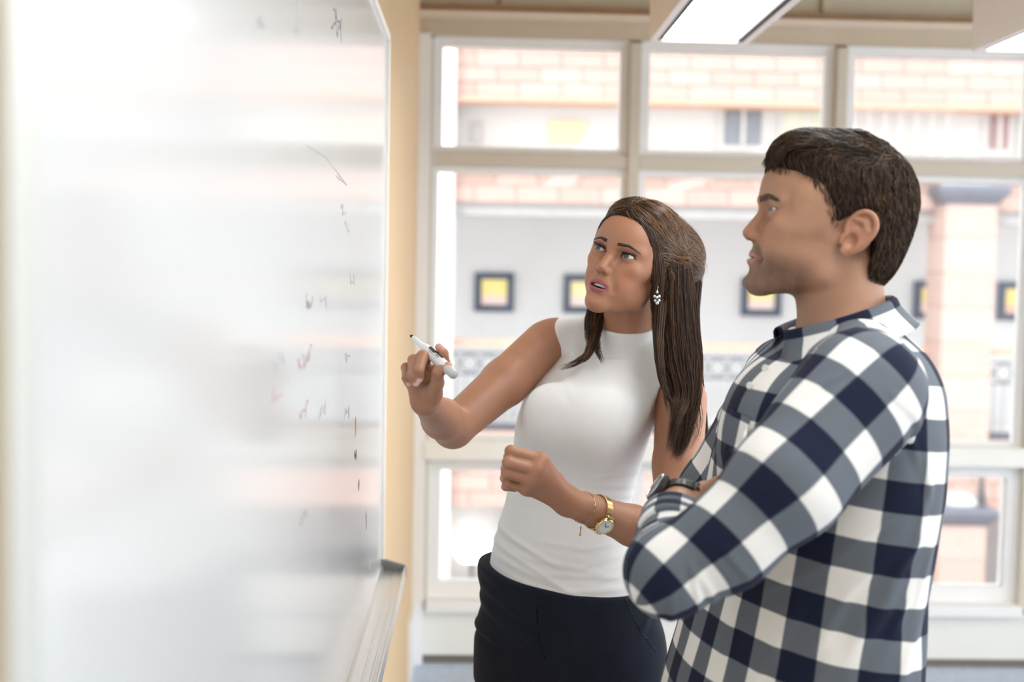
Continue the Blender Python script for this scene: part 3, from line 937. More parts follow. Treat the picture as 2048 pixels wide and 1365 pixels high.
def head_colors(F, V, tone, lips, female, stubble=0.0):
    """Skin tints that belong to the skin: lips, cheeks, brows, beard shadow."""
    Q = F.loc(V)
    x, y, z = Q[:, 0], Q[:, 1], Q[:, 2]
    ax = np.abs(x)
    C = np.tile(np.array(tone, np.float32), (len(V), 1))
    def mixc(m, c):
        C[:] = C * (1 - m[:, None]) + np.array(c, np.float32) * m[:, None]
    fr = sstep(40, 70, y)
    # cheeks, nose and ears a little redder
    red = np.exp(-(((ax - 42) / 18) ** 2 + ((z + 8) / 18) ** 2)) * fr * .55 + np.exp(-((x / 10) ** 2 + ((z + 5) / 9) ** 2 + ((y - 108) / 10) ** 2)) * .6
    red += sstep(64, 72, ax) * (y < 8) * (z > -20) * (z < 55) * .45
    mixc(np.clip(red, 0, 1), (tone[0] * 1.02, tone[1] * .80, tone[2] * .76))
    if stubble:
        b = sstep(-14, -30, z) * sstep(-98, -80, z) * sstep(18, 40, y) + np.exp(-(((z + 22) / 7) ** 2 + (ax / 24) ** 4)) * sstep(90, 98, y)
        b = np.clip(b, 0, 1) * (1 - np.exp(-((ax / 15) ** 4 + ((z + 36) / 9) ** 4)) * .8) * (1 - sstep(40, 56, z + ax * .4 - 10))
        chk = sstep(-46, -20, z) * sstep(26, 36, ax)                       # cheeks stay clear
        b = b * (1 - chk * .8)
        mixc(b * stubble * (.9 + .15 * vnoise(Q, .35, 5)).clip(0, 1), (tone[0] * .40, tone[1] * .42, tone[2] * .45))
    if female:
        up = np.maximum(z + 27.0 - 1.6 * np.exp(-((ax - 5) / 4) ** 2) + .30 * ax * 0 + (ax / 22) ** 2 * 6, -37 - z)
        lo_ = np.maximum(z + 37, -(z + 51.5 - (ax / 22) ** 2 * 12))
        lm = np.minimum(up, lo_)
        lim = 22
    else:
        up = np.maximum(z + 28.0 + (ax / 23) ** 2 * 5, -36.2 - z)
        lo_ = np.maximum(z + 36.2, -(z + 47.5 - (ax / 22) ** 2 * 9))
        lm = np.minimum(up, lo_); lim = 24
    mixc(sstep(1.0, -1.0, lm) * sstep(lim + 1.5, lim - 2, ax) * sstep(84, 90, y) * (.95 if female else .55), lips)
    if female:   # open mouth interior, lash line, eye make-up
        ins = sstep(1.2, .85, (x / 19.5) ** 2 + ((z + 37.6) / 4.6) ** 2) * sstep(97.5, 95.5, y + (ax / 20) ** 2 * 6)
        mixc(ins * (y > 78), (.10, .03, .03))
    for s in (-1, 1):
        ex = (x - s * 31.5) * s + .5; ez = z - 29 - ex * (.13 if female else .09)
        hw = 15.0 if female else 14.0
        e = np.clip(1 - (ex / hw) ** 2, 0, 1)
        upz, loz = (3.8, 3.3) if female else (2.6, 3.2)
        d_up = np.abs(ez - upz * e ** .7); d_lo = np.abs(ez + loz * e ** .9)
        near = (np.abs(ex) < hw + 1.5) * (y > 78) * (np.abs(ez) < 12)
        if female:
            mixc(np.exp(-(d_up / 2.5) ** 2) * near * .97, (.03, .022, .02))
            mixc(np.exp(-(d_lo / 1.3) ** 2) * near * .75, (.06, .035, .03))
            mixc(np.exp(-((ez - 7) / 3.5) ** 2) * near * (np.abs(ex) < 14) * .35, (tone[0] * .62, tone[1] * .55, tone[2] * .52))
        else:
            mixc(np.exp(-(d_up / 1.7) ** 2) * near * .85, (.07, .04, .03))
    return C

def brow_strands(F, S, female, n=130):
    """Short hairs along the brow, laid on the skin."""
    out = []
    r = random.Random(3)
    for s in (-1, 1):
        for i in range(n):
            t = r.random()
            if female:
                x = 11 + 37 * t; z = 43.9 + 4.0 * math.sin(min(1, t / .6) * math.pi / 2) - 10 * max(0, t - .52) ** 1.1
                w = 2.9 * (1 - t ** 1.4 * .80)
            else:
                x = 9 + 40 * t; z = 40.5 + 4.5 * math.sin(min(1, t / .7) * math.pi / 2) - 8 * max(0, t - .6) * 1.2
                w = 4.4 * (1 - t ** 2 * .6)
            z += r.uniform(-w, w)
            dx, dz = ((5.5, 1.0 - 3.2 * t) if female else (5.5, 2.2 - 4.0 * t)) if t > .12 else (4.6, 1.8)
            out.append([(s * (x + dx * k / 3), 0, z + dz * k / 3) for k in range(4)])
    A = np.array(out)                         # n,4,3 head space; find the skin in y
    sh = A.shape[:2]
    Q = A.reshape(-1, 3).copy(); Q[:, 1] = 80
    hi = np.full(len(Q), 125.0); lo_ = np.full(len(Q), 55.0)
    for _ in range(14):
        mid = (hi + lo_) / 2
        W = np.stack([Q[:, 0], mid, Q[:, 2]], 1)
        d = S(F.o + (W * F.sc) @ F.rot.T)
        lo_ = np.where(d < 0, mid, lo_); hi = np.where(d < 0, hi, mid)
    Q[:, 1] = hi + .35
    return (F.o + (Q * F.sc) @ F.rot.T).reshape(*sh, 3)

def strands_mesh(name, G, rad, m, parent, colors=None, tip=.25):
    """Hair strands as three-sided tapering tubes; G is (n, k, 3) world."""
    G = np.asarray(G, np.float64); n, k, _ = G.shape
    T = np.gradient(G, axis=1); T /= np.linalg.norm(T, axis=2, keepdims=True) + 1e-12
    ref = np.array([0.3, -0.9, 0.31]); A = np.cross(T, ref); A /= np.linalg.norm(A, axis=2, keepdims=True) + 1e-9
    Bn = np.cross(T, A)
    rad = np.broadcast_to(np.asarray(rad, float), (n,))
    t = np.linspace(0, 1, k)
    prof = np.interp(t, [0, .1, .65, 1], [.75, 1, 1, tip])
    R = rad[:, None] * prof[None]
    V = np.empty((n, k, 3, 3))
    for j in range(3):
        a = 2 * math.pi * j / 3
        V[:, :, j] = G + (math.cos(a) * A + math.sin(a) * Bn) * R[..., None]
    idx = np.arange(n * k * 3).reshape(n, k, 3)
    q = []
    for j in range(3):
        j2 = (j + 1) % 3
        q.append(np.stack([idx[:, :-1, j], idx[:, :-1, j2], idx[:, 1:, j2], idx[:, 1:, j]], -1).reshape(-1, 4))
    C = None
    if colors is not None:
        C = np.repeat(np.asarray(colors, np.float32), k * 3, 0)
    return mesh_obj(name, V.reshape(-1, 3), np.concatenate(q), m, parent, smooth=True, colors=C)

def eyeball(F, s, gaze, iris, parent):
    """Eye with iris and pupil; gaze is a world direction."""
    c = F.glob((s * 31.5, 82.2, 29)); r = 12.6 * F.sc
    g = np.asarray(gaze, float); g /= np.linalg.norm(g)
    a = np.cross(g, (0, 0, 1)); a /= np.linalg.norm(a); b = np.cross(a, g)
    n = 40; prof = []
    angs = np.concatenate([np.linspace(0, .55, 24), np.linspace(.6, math.pi, 22)])
    V = []; C = []
    for i, th in enumerate(angs):
        for k in range(n):
            ph = 2 * math.pi * k / n
            rr = r * (1 + .055 * math.exp(-(th / .42) ** 4))
            V.append(c + rr * (math.cos(th) * g + math.sin(th) * (math.cos(ph) * a + math.sin(ph) * b)))
            if th < .19: col = (.006, .006, .007)
            elif th < .47: col = tuple(iris[q] * (.75 + .5 * abs(math.sin(ph * 9 + th * 30))) * (1 if th < .40 else .35) for q in range(3))
            else: col = (.62, .58, .56)  # sclera, dimmed in its colour for the shadow on the eyes
            C.append(col)
    Fc = []
    for i in range(len(angs) - 1):
        for k in range(n):
            Fc.append((i * n + k, (i + 1) * n + k, (i + 1) * n + (k + 1) % n, i * n + (k + 1) % n))
    return mesh_obj("eye", np.array(V), np.array(Fc), mat("eye_surface", (1, 1, 1), .06, attr="Col", spec=.6), parent, smooth=True, colors=np.array(C))
# ------------------------------------------------------------------ shared hand builder
def hand(F, wrist, fingers, thumb, sc=1.0, palm_r=.0125, k=.007):
    """fingers: rows of MCP, PIP, DIP, TIP; thumb: CMC, MCP, IP, TIP (world points). Each finger keeps its own tapering chain."""
    base = [.0098, .0100, .0095, .0082]
    for (m, p, d, t), r in zip(fingers, base):
        r *= sc
        F.u(rc(wrist, m, palm_r * 1.15 * sc, r * 1.18), .016)
    for i in range(3):
        F.u(rc(fingers[i][0], fingers[i + 1][0], .0098 * sc, .0096 * sc), .010)
    mc = np.mean([f[0] for f in fingers], 0)
    F.u(rc(np.asarray(wrist) * .45 + mc * .55, mc, palm_r * sc, palm_r * .9 * sc), .014)
    for (m, p, d, t), r in zip(fingers, base):
        r *= sc
        G = Field()
        G.u(rc(m, p, r * 1.08, r * .98)); G.u(rc(p, d, r * .95, r * .84), .0025); G.u(rc(d, t, r * .84, r * .70), .0025)
        G.u(sph(p, r * 1.02), .002)
        F.u(G, .0028)
    c, m, i, t = thumb
    F.u(rc(wrist, c, palm_r * sc, palm_r * 1.05 * sc), .014)
    F.u(rc(c, m, .0145 * sc, .0112 * sc), .010)
    G = Field(); G.u(rc(m, i, .0108 * sc, .0098 * sc)); G.u(rc(i, t, .0100 * sc, .0078 * sc), .003)
    F.u(G, .004)
def nail_tint(C, V, tips, tone):
    """Nails: (centre, radius, colour)."""
    for c, r, col in tips:
        m = np.exp(-(np.linalg.norm(V - np.asarray(c), axis=1) / r) ** 6)
        C[:] = C * (1 - m[:, None]) + np.array(col, np.float32) * m[:, None]
def join(parts):
    V, Q, n = [], [], 0
    for v, q in parts:
        V.append(v); Q.append(q + n); n += len(v)
    return np.concatenate(V), np.concatenate(Q)

# ------------------------------------------------------------------ the woman
W_TONE = (0.405, 0.195, 0.114)
m_wskin = mat("tanned_skin", (.6, .4, .3), .46, attr="Col", sss=.10, noise=.035, nscale=55, bump=.06, bscale=500, spec=.45)
wR = roty(math.radians(18.0)) @ rotz(math.radians(-36.0)) @ np.diag([-1.0, -1, 1]) @ rotx(math.radians(2.5))
WO = at(1261, 558, 2.12)
WH = head_field(WO, wR, 0.942, True)
woman = tag(empty("person", (0.11, 2.17, 0.0)), "brown-haired woman in white sleeveless top holding a marker beside the whiteboard", "person")
wneck0, wneck1 = WH.glob((0, -6, -25)), at(1256, 700, 2.185)
w_sh_r, w_sh_l = at(1090, 690, 2.225), at(1362, 803, 2.11)
w_el_r, w_el_l = at(906, 856, 2.055), at(1345, 1080, 1.975)
w_wr_r, w_wr_l = at(851, 803, 1.845), at(1136, 1004, 1.855)
YAW_W = math.radians(-25)
def wst(rows, Y=2.17):
    out = []
    for py, cx, a, b, dy in rows:
        p = at(cx, py, Y + dy); out.append((p[2], p[0], p[1], a, b))
    return out
w_torso_rows = [(715, 1232, .085, .060, .01), (745, 1215, .122, .074, .005), (790, 1192, .134, .090, 0), (850, 1166, .126, .104, -.008), (900, 1157, .121, .103, -.006), (950, 1147, .117, .092, 0),
                (1000, 1137, .116, .087, 0), (1050, 1129, .123, .091, 0), (1100, 1126, .134, .097, 0), (1150, 1129, .146, .104, 0), (1200, 1134, .158, .112, 0), (1250, 1138, .167, .118, 0)]
def w_torso(offs, rows=w_torso_rows):
    return loft(wst([(r[0], r[1], r[2] + offs, r[3] + offs, r[4]) for r in rows]), YAW_W)
WB = Field()
WB.u(w_torso(-.030))
WB.u(rc(wneck0, wneck1, .0425, .0435))
WB.u(rc(at(1250, 672, 2.20), at(1120, 676, 2.22), .036, .036), .03)
WB.u(rc(at(1262, 690, 2.18), at(1350, 775, 2.12), .034, .038), .03)
# right arm, raised
WB.u(rc(w_sh_r, at(1010, 765, 2.15), .0435, .0425), .025)
WB.u(rc(at(1010, 765, 2.15), w_el_r, .0425, .0350), .012)
WB.u(rc(w_el_r, at(884, 838, 1.99), .0345, .0335, ), .010)
WB.u(rc(at(884, 838, 1.99), w_wr_r, .0335, .0205), .012)
# left arm, forearm across the waist
WB.u(rc(w_sh_l, at(1356, 930, 2.045), .046, .0425), .025)
WB.u(rc(at(1356, 930, 2.045), w_el_l, .0425, .0345), .012)
w_fa_l = at(1265, 1052, 1.93)
WB.u(rc(w_el_l, w_fa_l, .0345, .0325), .010)
WB.u(rc(w_fa_l, w_wr_l, .0325, .0220), .012)
# right hand round the marker
A3 = lambda rows: [at(*r) for r in rows]
w_fr = [A3([(866, 748, 1.845), (890, 729, 1.832), (887, 707, 1.818), (878, 695, 1.812)]),
        A3([(852, 744, 1.848), (845, 713, 1.812), (838, 741, 1.787), (839, 757, 1.793)]),
        A3([(835, 750, 1.853), (827, 721, 1.815), (824, 752, 1.790), (832, 766, 1.793)]),
        A3([(820, 759, 1.858), (812, 736, 1.824), (812, 757, 1.801), (818, 767, 1.800)])]
w_th = A3([(866, 787, 1.825), (875, 766, 1.803), (876, 745, 1.790), (896, 733, 1.788)])
hand(WB, w_wr_r, w_fr, w_th, .93)
# left hand, loosely closed, back to the viewer
w_fl = [A3([(1083, 920, 1.800), (1022, 903, 1.792), (1017, 915, 1.824), (1036, 925, 1.842)]),
        A3([(1073, 940, 1.792), (1017, 926, 1.782), (1012, 938, 1.818), (1034, 946, 1.838)]),
        A3([(1062, 960, 1.795), (1014, 946, 1.786), (1010, 957, 1.820), (1032, 962, 1.838)]),
        A3([(1052, 978, 1.806), (1015, 966, 1.797), (1011, 974, 1.826), (1030, 978, 1.840)])]
w_tl = A3([(1108, 962, 1.850), (1070, 925, 1.862), (1040, 910, 1.858), (1022, 902, 1.845)])
hand(WB, w_wr_l, w_fl, w_tl, .95)
# elbow crease shadow of the right arm comes from the two overlapping limb volumes
WF = Field().u(WB).u(WH, .012)
zc = at(1256, 690, 2.18)[2]
hp0, hp1 = at(1256, 672, 2.175), WH.glob((0, 0, 30))
F1 = Field().u(WF).cut(rc(hp0, hp1, .054, .17))
F2 = Field().u(WF).sub(rc(hp0, hp1, .050, .166))
hc = WO
v1 = surface(F1, hc - np.array([.16, .16, .22]), hc + np.array([.16, .16, .18]), .0015)
v2 = surface(F2, np.array([-.22, 1.72, .84]), np.array([.42, 2.36, zc + .07]), .0021)
V, Q = join([v1, v2])
C = head_colors(WH, V, W_TONE, (.35, .09, .105), True)
NAILC = (.72, .45, .40)
nl = []
for f in w_fr[1:]:
    nl.append((f[3] + np.array([0, -.004, -.003]), .0052, (.80, .50, .46)))
nl.append((w_fr[0][3], .009, (.68, .33, .25))); nl.append((w_th[3], .009, (.68, .33, .25)))
nail_tint(C, V, nl, W_TONE)
w_body = mesh_obj("body", V, Q, m_wskin, woman, True, C)
gaze = WH.rot @ np.array([0.10, 1.0, .04])
for s in (-1, 1): eyeball(WH, s, gaze, (.065, .085, .09), woman)
B = brow_strands(WH, WH, True, 300)
strands_mesh("eyebrows", B, .00042, mat("dark_brow_hair", (.045, .026, .018), .6, noise=.05), woman)["kind"] = "stuff"
# upper lashes
r_ = random.Random(5); L_ = []
for s in (-1, 1):
    for i in range(40):
        x = -13 + 26.5 * i / 39; e = max(0, 1 - (x / 15) ** 2)
        z = 29 + x * .13 + 3.8 * e ** .7
        y = 82.2 + math.sqrt(max(0, 13.4 ** 2 - x * x - (z - 29) ** 2))
        ln = 4.5 + 3.0 * max(0, x / 13)
        p0 = np.array([s * (31.5 + x - .5), y, z]); out = np.array([s * (x * .03 + (.25 if x > 3 else 0)), .75, .25 + .35])
        L_.append([WH.glob(p0 + out * ln * t + np.array([0, 0, 1.4 * t * t])) for t in (0, .33, .66, 1)])
strands_mesh("eyelashes", np.array(L_), .00042, mat("black_lash", (.012, .010, .010), .5, noise=.05), woman)["kind"] = "stuff"
# teeth: upper row, each tooth a rounded block
for i in range(-3, 4):
    a = i * .19
    tb = Field(WH.glob((0, 0, 0)), WH.rot, WH.sc).u(rbox((math.sin(a) * 27, 66 + math.cos(a) * 27.0, -34.6), (2.9, 2.0, 3.6), 1.3, rotz(-a)))
    c = WH.glob((math.sin(a) * 27, 93, -35))
    v, q = surface(tb, c - .008, c + .008, .0007)
    mesh_obj("tooth", v, q, mat("tooth_enamel", (.93, .90, .86), .2, noise=.02), woman, True)

# white top
m_top = mat("white_jersey", (0.83, 0.835, 0.825), .85, spec=.2, sheen=.1, bump=.08, bscale=900, noise=.015, nscale=40)
WT = Field()
WT.u(w_torso(.0015, w_torso_rows[:10] + [(1190, 1133, .157, .110, 0), (1235, 1137, .166, .116, 0)]))
WT.u(ell(at(1098, 822, 2.075), (.042, .026, .046)), .08)
WT.u(ell(at(1205, 838, 2.054), (.042, .026, .046)), .08)
WT.u(rc(at(1250, 674, 2.20), at(1118, 678, 2.22), .040, .040), .03)
WT.u(rc(at(1262, 692, 2.18), at(1345, 772, 2.12), .0430, .0430), .03)
WT.sub(plane(at(1083, 700, 2.2), (at(1150, 700, 2.2) - at(1040, 652.5, 2.2)) * np.array([1, 0, 1]) + np.array([0, -.02, 0])), .006)
WT.sub(rc(at(1392, 775, 2.08), at(1362, 890, 2.06), .060, .066), .006)
ctop = at(1256, 652, 2.17)
WT.u(Field().u(rc(wneck1 * 1.25 - wneck0 * .25, wneck1 * .3 + wneck0 * .7, .0520, .0468)).cut(plane(ctop, np.array([-.03, -.22, 1])), .0025), .008)
# hem: dips in the middle of the front
def hem(P):
    q = P
    x = (q[:, 0] - .095) * math.cos(YAW_W) + (q[:, 1] - 2.17) * math.sin(YAW_W)
    zh = .958 - .046 * np.clip(1 - ((x - .0) / .15) ** 2, -.8, 1) + x * .01
    return (zh - q[:, 2]) * .95
WT.cut(Prim(hem), .003)
zt = lambda py: at(1150, py, 2.1)[2]
top_folds = [(1060, 1105, 22, 75, 6, 1.7, .5), (1050, 1132, 24, 85, 6, 2.0, .6), (1085, 1158, 18, 95, 7, 2.0, .8), (1125, 1128, 8, 90, 6, 1.5, .8), (1172, 1148, 2, 85, 6, 1.8, .8),
             (1180, 1176, -4, 95, 6, 2.0, .9), (1215, 1118, -12, 60, 6, 1.5, .6), (1232, 1150, -14, 50, 6, 1.8, .5), (1120, 1182, 10, 90, 6, 1.8, .7), (1028, 1088, 25, 45, 6, 1.6, .4),
             (1205, 1092, -5, 60, 6, 1.3, .5), (1130, 1090, 6, 55, 6, 1.0, .5), (1235, 930, -8, 48, 5, 1.4, .8), (1240, 951, 0, 58, 5, 1.7, .8), (1235, 974, 6, 52, 5, 1.6, .6), (1247, 997, 8, 36, 5, 1.5, .4),
             (1222, 1018, 10, 38, 5, 1.2, .4), (1015, 1010, 70, 40, 7, .8, 0), (1130, 760, 60, 40, 9, .9, 0), (1280, 800, -60, 40, 9, .9, 0)]
def wfolds(P, d):
    return folds(P, d, top_folds, 2.08) + .0009 * vnoise(P, 26, 8)
WT.warp(wfolds)
V, Q = surface(WT, np.array([-.10, 1.98, .90]), np.array([.40, 2.36, 1.50]), .0024)
w_top = mesh_obj("sleeveless_top", V, Q, m_top, woman, True)
# stitched hem line and collar seam as thin piping
# navy trousers
m_trs = mat("navy_cotton", (0.009, 0.012, 0.022), .85, spec=.2, sheen=.03, bump=.12, bscale=700, noise=.12, nscale=30)
WP = Field()
wp_rows = [(1110, 1118, .150, .104, 0), (1150, 1124, .168, .112, 0), (1200, 1135, .168, .119, 0), (1250, 1138, .176, .124, 0), (1300, 1138, .178, .126, 0), (1365, 1137, .177, .128, 0)]
WP.u(loft(wst(wp_rows), YAW_W))
hx = at(1137, 1365, 2.17)
for s, fx, fy in ((-1, -.02, 2.20), (1, .20, 2.08)):
    hip = np.array([hx[0] + s * .085 * math.cos(YAW_W), 2.17 + s * .085 * math.sin(YAW_W), hx[2] + .06])
    knee = np.array([hx[0] * .5 + fx * .5 + s * .04, (fy + hip[1]) / 2 - .03, .47])
    foot = np.array([fx, fy, .075])
    WP.u(rc(hip, knee, .092, .066), .03); WP.u(rc(knee, foot, .066, .050), .02)
WP.cut(plane((0, 0, .07), (0, 0, -1)))
wb_n = np.array([math.sin(math.radians(10)), 0.05, 1])
WP.cut(plane(at(1000, 1135, 2.17), np.array([.05, -.10, 1])), .006)
pant_folds = [(1030, 1232, 28, 75, 9, 3.0, .3), (1012, 1264, 25, 75, 9, 3.2, .3), (1000, 1302, 14, 62, 8, 3.2, .3), (990, 1182, 35, 45, 9, 2.5, .2), (1065, 1302, 30, 55, 9, 2.6, .2), (1300, 1235, -62, 45, 7, 2.4, 0),
              (962, 1292, 5, 28, 8, 3.0, 0), (1190, 1230, -12, 70, 9, 1.6, .4), (1180, 1290, -25, 80, 10, 2.0, .3), (1100, 1340, 35, 60, 9, 2.6, .2), (958, 1230, 18, 30, 9, 2.6, 0)]
def pfolds(P, d):
    return folds(P, d, pant_folds, 2.07, .03) + .0012 * vnoise(P, 28, 13)
WP.warp(pfolds)
V, Q = surface(WP, np.array([-.14, 1.96, .04]), np.array([.42, 2.40, 1.01]), .0034)
w_pants = mesh_obj("trousers", V, Q, m_trs, woman, True)
def on_surface(F, px, py, Y0, Y1, lift=.0012):
    """March along the sight line to the field's surface."""
    a, b = at(px, py, Y0), at(px, py, Y1)
    t = np.linspace(0, 1, 240)
    d = F((a + (b - a) * t[:, None]).astype(np.float32))
    i = int(np.argmax(d < lift)) if (d < lift).any() else len(t) - 1
    return a + (b - a) * t[i]
def seam(F, pts, Y0, Y1, rad, m, name, parent, n=24):
    P = np.array(pts, float); s = np.linspace(0, len(P) - 1, n)
    c = np.stack([np.interp(s, np.arange(len(P)), P[:, k]) for k in (0, 1)], 1)
    return MB().tube([on_surface(F, x, y, Y0, Y1) for x, y in c], rad, 6).build(name, m, parent, smooth=True)
m_seam = mat("grey_blue_stitching", (0.10, 0.13, 0.17), .8, noise=.05)
seam(WP, [(1253, 1200), (1262, 1225), (1285, 1268), (1313, 1303)], 1.9, 2.3, .0011, m_seam, "pocket_seam", w_pants)
seam(WP, [(1074, 1212), (1075, 1250), (1077, 1290), (1092, 1320)], 1.9, 2.3, .0013, m_trs, "fly_seam", w_pants)
m_shoe = mat("black_leather", (.02, .02, .02), .4, noise=.05)
for fx, fy in ((-.02, 2.20), (.20, 2.08)):
    SF = Field().u(ell((fx - .02, fy - .06, .035), (.042, .11, .032), rotz(-.4))).u(rc((fx, fy, .04), (fx, fy, .09), .038, .042), .03).cut(plane((0, 0, .002), (0, 0, -1)))
    v, q = surface(SF, np.array([fx - .2, fy - .22, -.01]), np.array([fx + .16, fy + .1, .15]), .005)
    mesh_obj("shoe", v, q, m_shoe, woman, True)
# ------------------------------------------------------------------ hair
def hair_mat(name, rough=.34, spec=.42):
    m = mat(name, (.1, .05, .03), rough, attr="Col", spec=spec)
    return m
m_hair = hair_mat("brown_hair")
m_hbase = mat("hair_underlayer", (.03, .016, .01), .85, attr="Col", spec=.15)
def walk(F, P, dirf, n, ds, lift0, lift1, wob=0.0, seed=0):
    """Grow strands over the surface of F from points P (world) along a direction field."""
    r = np.random.default_rng(seed)
    P = np.asarray(P, np.float32).copy(); out = [P.copy()]
    ds = np.broadcast_to(np.asarray(ds, np.float32), (len(P),))
    jit = r.normal(size=P.shape).astype(np.float32) * wob
    for k in range(n - 1):
        g = grad(F, P, .0015).astype(np.float32)
        D = dirf(P) + jit
        D = D - g * (D * g).sum(1, keepdims=True)
        D /= np.linalg.norm(D, axis=1, keepdims=True) + 1e-6
        P = P + D * ds[:, None]
        t = (k + 1) / (n - 1)
        g = grad(F, P, .0015).astype(np.float32)
        P = P - g * np.clip(F(P) - (lift0 + (lift1 - lift0) * t), -.006, .006)[:, None]
        out.append(P.copy())
    return np.stack(out, 1)
def shades(n, dark, light, seed, p=2.0):
    r = np.random.default_rng(seed); t = r.random(n) ** p
    return np.array(dark)[None] * (1 - t[:, None]) + np.array(light)[None] * t[:, None]
def bundle(pts, rad, flat, n, k=16, seed=0, wave=.002, ragged=.25, tipspread=1.0):
    """Strands that fill a lock: centre line pts, radius per point, flat = (axis, factor)."""
    r = np.random.default_rng(seed)
    P = np.array(pts, float); s = np.linspace(0, len(P) - 1, 60)
    C = np.stack([np.interp(s, np.arange(len(P)), P[:, i]) for i in range(3)], 1); Rr = np.interp(s, np.arange(len(P)), rad)
    for _ in range(4):
        C[1:-1] = (C[:-2] + 2 * C[1:-1] + C[2:]) / 4; Rr[1:-1] = (Rr[:-2] + 2 * Rr[1:-1] + Rr[2:]) / 4
    T = np.gradient(C, axis=0); T /= np.linalg.norm(T, axis=1, keepdims=True)
    A = np.cross(T, np.asarray(flat[0], float)); A /= np.linalg.norm(A, axis=1, keepdims=True); B = np.cross(T, A)
    th = r.uniform(0, 2 * math.pi, n); q = np.sqrt(r.random(n)) ** .7
    a, b = q * np.cos(th), q * np.sin(th) * flat[1]
    out = np.empty((n, k, 3))
    ph = r.uniform(0, 6.28, (n, 2)); fr = r.uniform(.6, 1.6, (n, 2)); end = 1 - ragged * r.random(n) ** 1.5; beg = .06 * r.random(n)
    for j in range(k):
        t = beg + (end - beg) * j / (k - 1)
        f = t * 59; i0 = np.minimum(f.astype(int), 58); w = (f - i0)[:, None]
        c = C[i0] * (1 - w) + C[i0 + 1] * w; rr = (Rr[i0] * (1 - w[:, 0]) + Rr[i0 + 1] * w[:, 0])
        wv = wave * t
        o1 = a * rr + wv * np.sin(ph[:, 0] + fr[:, 0] * 6.28 * t); o2 = b * rr + wv * np.sin(ph[:, 1] + fr[:, 1] * 6.28 * t)
        out[:, j] = c + A[i0] * o1[:, None] + B[i0] * o2[:, None]
    return out
def sample_quads(V, Q, n, seed, keep=None):
    r = np.random.default_rng(seed)
    a, b, c, d = (V[Q[:, i]] for i in range(4))
    ar = np.linalg.norm(np.cross(c - a, d - b), axis=1)
    if keep is not None: ar = ar * keep((a + c) / 2)
    i = r.choice(len(Q), n, p=ar / ar.sum())
    u, v = r.random((2, n, 1))
    return (a[i] * (1 - u) + b[i] * u) * (1 - v) + (d[i] * (1 - u) + c[i] * u) * v

# the woman's swept-back crown and long locks
HC = Field(WO, WH.rot, WH.sc)
HC.u(ell((0, -2, 64), (80, 97, 85)))
HC.u(ell((0, -58, 82), (66, 62, 60)), 22)
HC.u(ell((-22, -84, 74), (62, 58, 56)), 26)
HC.u(ell((0, 30, 108), (62, 62, 36)), 25)
for s_ in (-1, 1): HC.u(ell((s_ * 56, 32, 42), (20, 34, 40)), 14)
def face_gap(P):
    x, y, z = P[:, 0], P[:, 1], P[:, 2]
    yb = np.where(z < 62, 16 + .68 * (z + 20), 71.8 + .48 * (z - 62))
    a = (yb - y) * .85; b = (z - (101 - 26 * (x / 78) ** 4)) * .95
    return -smin(-a, -b, 26)
HC.sub(Prim(face_gap), 7)
HC.cut(plane((0, 0, -18), (0, 0, -1)), 12)
HC.sub(rc((3, 110, 118), (3, 20, 156), 5, 3), 9)
kn = WH.loc(at(1398, 545, 2.20)[None])[0]
HC.u(ell(kn * np.array([1, 1, 1]) + np.array([10, 8, 4]), (17, 20, 13)), 16)
HL = Field().u(HC)
main_lock = A3([(1350, 525, 2.085), (1349, 590, 2.080), (1352, 660, 2.068), (1359, 725, 2.050), (1370, 780, 2.032), (1368, 850, 2.015), (1352, 925, 2.005)])
main_r = [.028, .037, .040, .041, .029, .017, .006]
back_lock = A3([(1372, 545, 2.20), (1368, 620, 2.17), (1384, 720, 2.14), (1400, 775, 2.11)])
back_r = [.032, .028, .018, .006]
left_lock = A3([(1205, 590, 2.19), (1188, 640, 2.150), (1186, 680, 2.122), (1192, 705, 2.112)])
left_r = [.020, .0175, .013, .006]
for pts, rr, s in ((main_lock[:5], main_r, .55), (back_lock[:3], back_r, .8), (left_lock[:2], [.012, .009], .8)):
    for i in range(len(pts) - 1):
        HL.u(rc(pts[i], pts[i + 1], rr[i] * .86, rr[i + 1] * .86, (0.2, 1, 0), s), .012)
# nape fill behind the neck
HL.u(rc(WH.glob((-14, -58, 10)), at(1335, 640, 2.20), .042, .032), .02)
HL.u(rc(WH.glob((40, -50, 0)), at(1215, 620, 2.215), .035, .022), .02)
lo = HC.o - np.array([.17, .17, .34]); hi = HC.o + np.array([.17, .17, .19])
hv, hq = surface(HL, lo, hi, .0024)
hc_ = np.tile(np.array([.030, .0165, .010], np.float32), (len(hv), 1))
w_hair = mesh_obj("hair", hv, hq, m_hbase, woman, True, hc_)
rotW = WH.rot.astype(np.float32)
def wdir(P):
    q = WH.loc(P)
    k = np.array(kn, np.float32) - q; k /= np.linalg.norm(k, axis=1, keepdims=True) + 1e-6
    top = sstep(60, 125, q[:, 2]) * sstep(-70, 40, q[:, 1])
    out = np.stack([np.sign(q[:, 0] - 3) * 1.0, -.55 + 0 * q[:, 0], -.75 + 0 * q[:, 0]], 1)
    D = k * (1 - .72 * top[:, None]) + out * (.72 * top[:, None])
    low = sstep(30, 5, q[:, 2])[:, None]
    D = D * (1 - low) + np.array([0, -.1, -1], np.float32) * low
    return (D @ rotW.T).astype(np.float32)
inner = lambda p: (np.abs(HC(p.astype(np.float32))) < .004) * 1.0
seeds = sample_quads(hv, hq, 5200, 1, inner)
rr_ = np.random.default_rng(2)
G = walk(HL, seeds, wdir, 11, rr_.uniform(.005, .0105, len(seeds)), .0003, .0016, .09, 3)
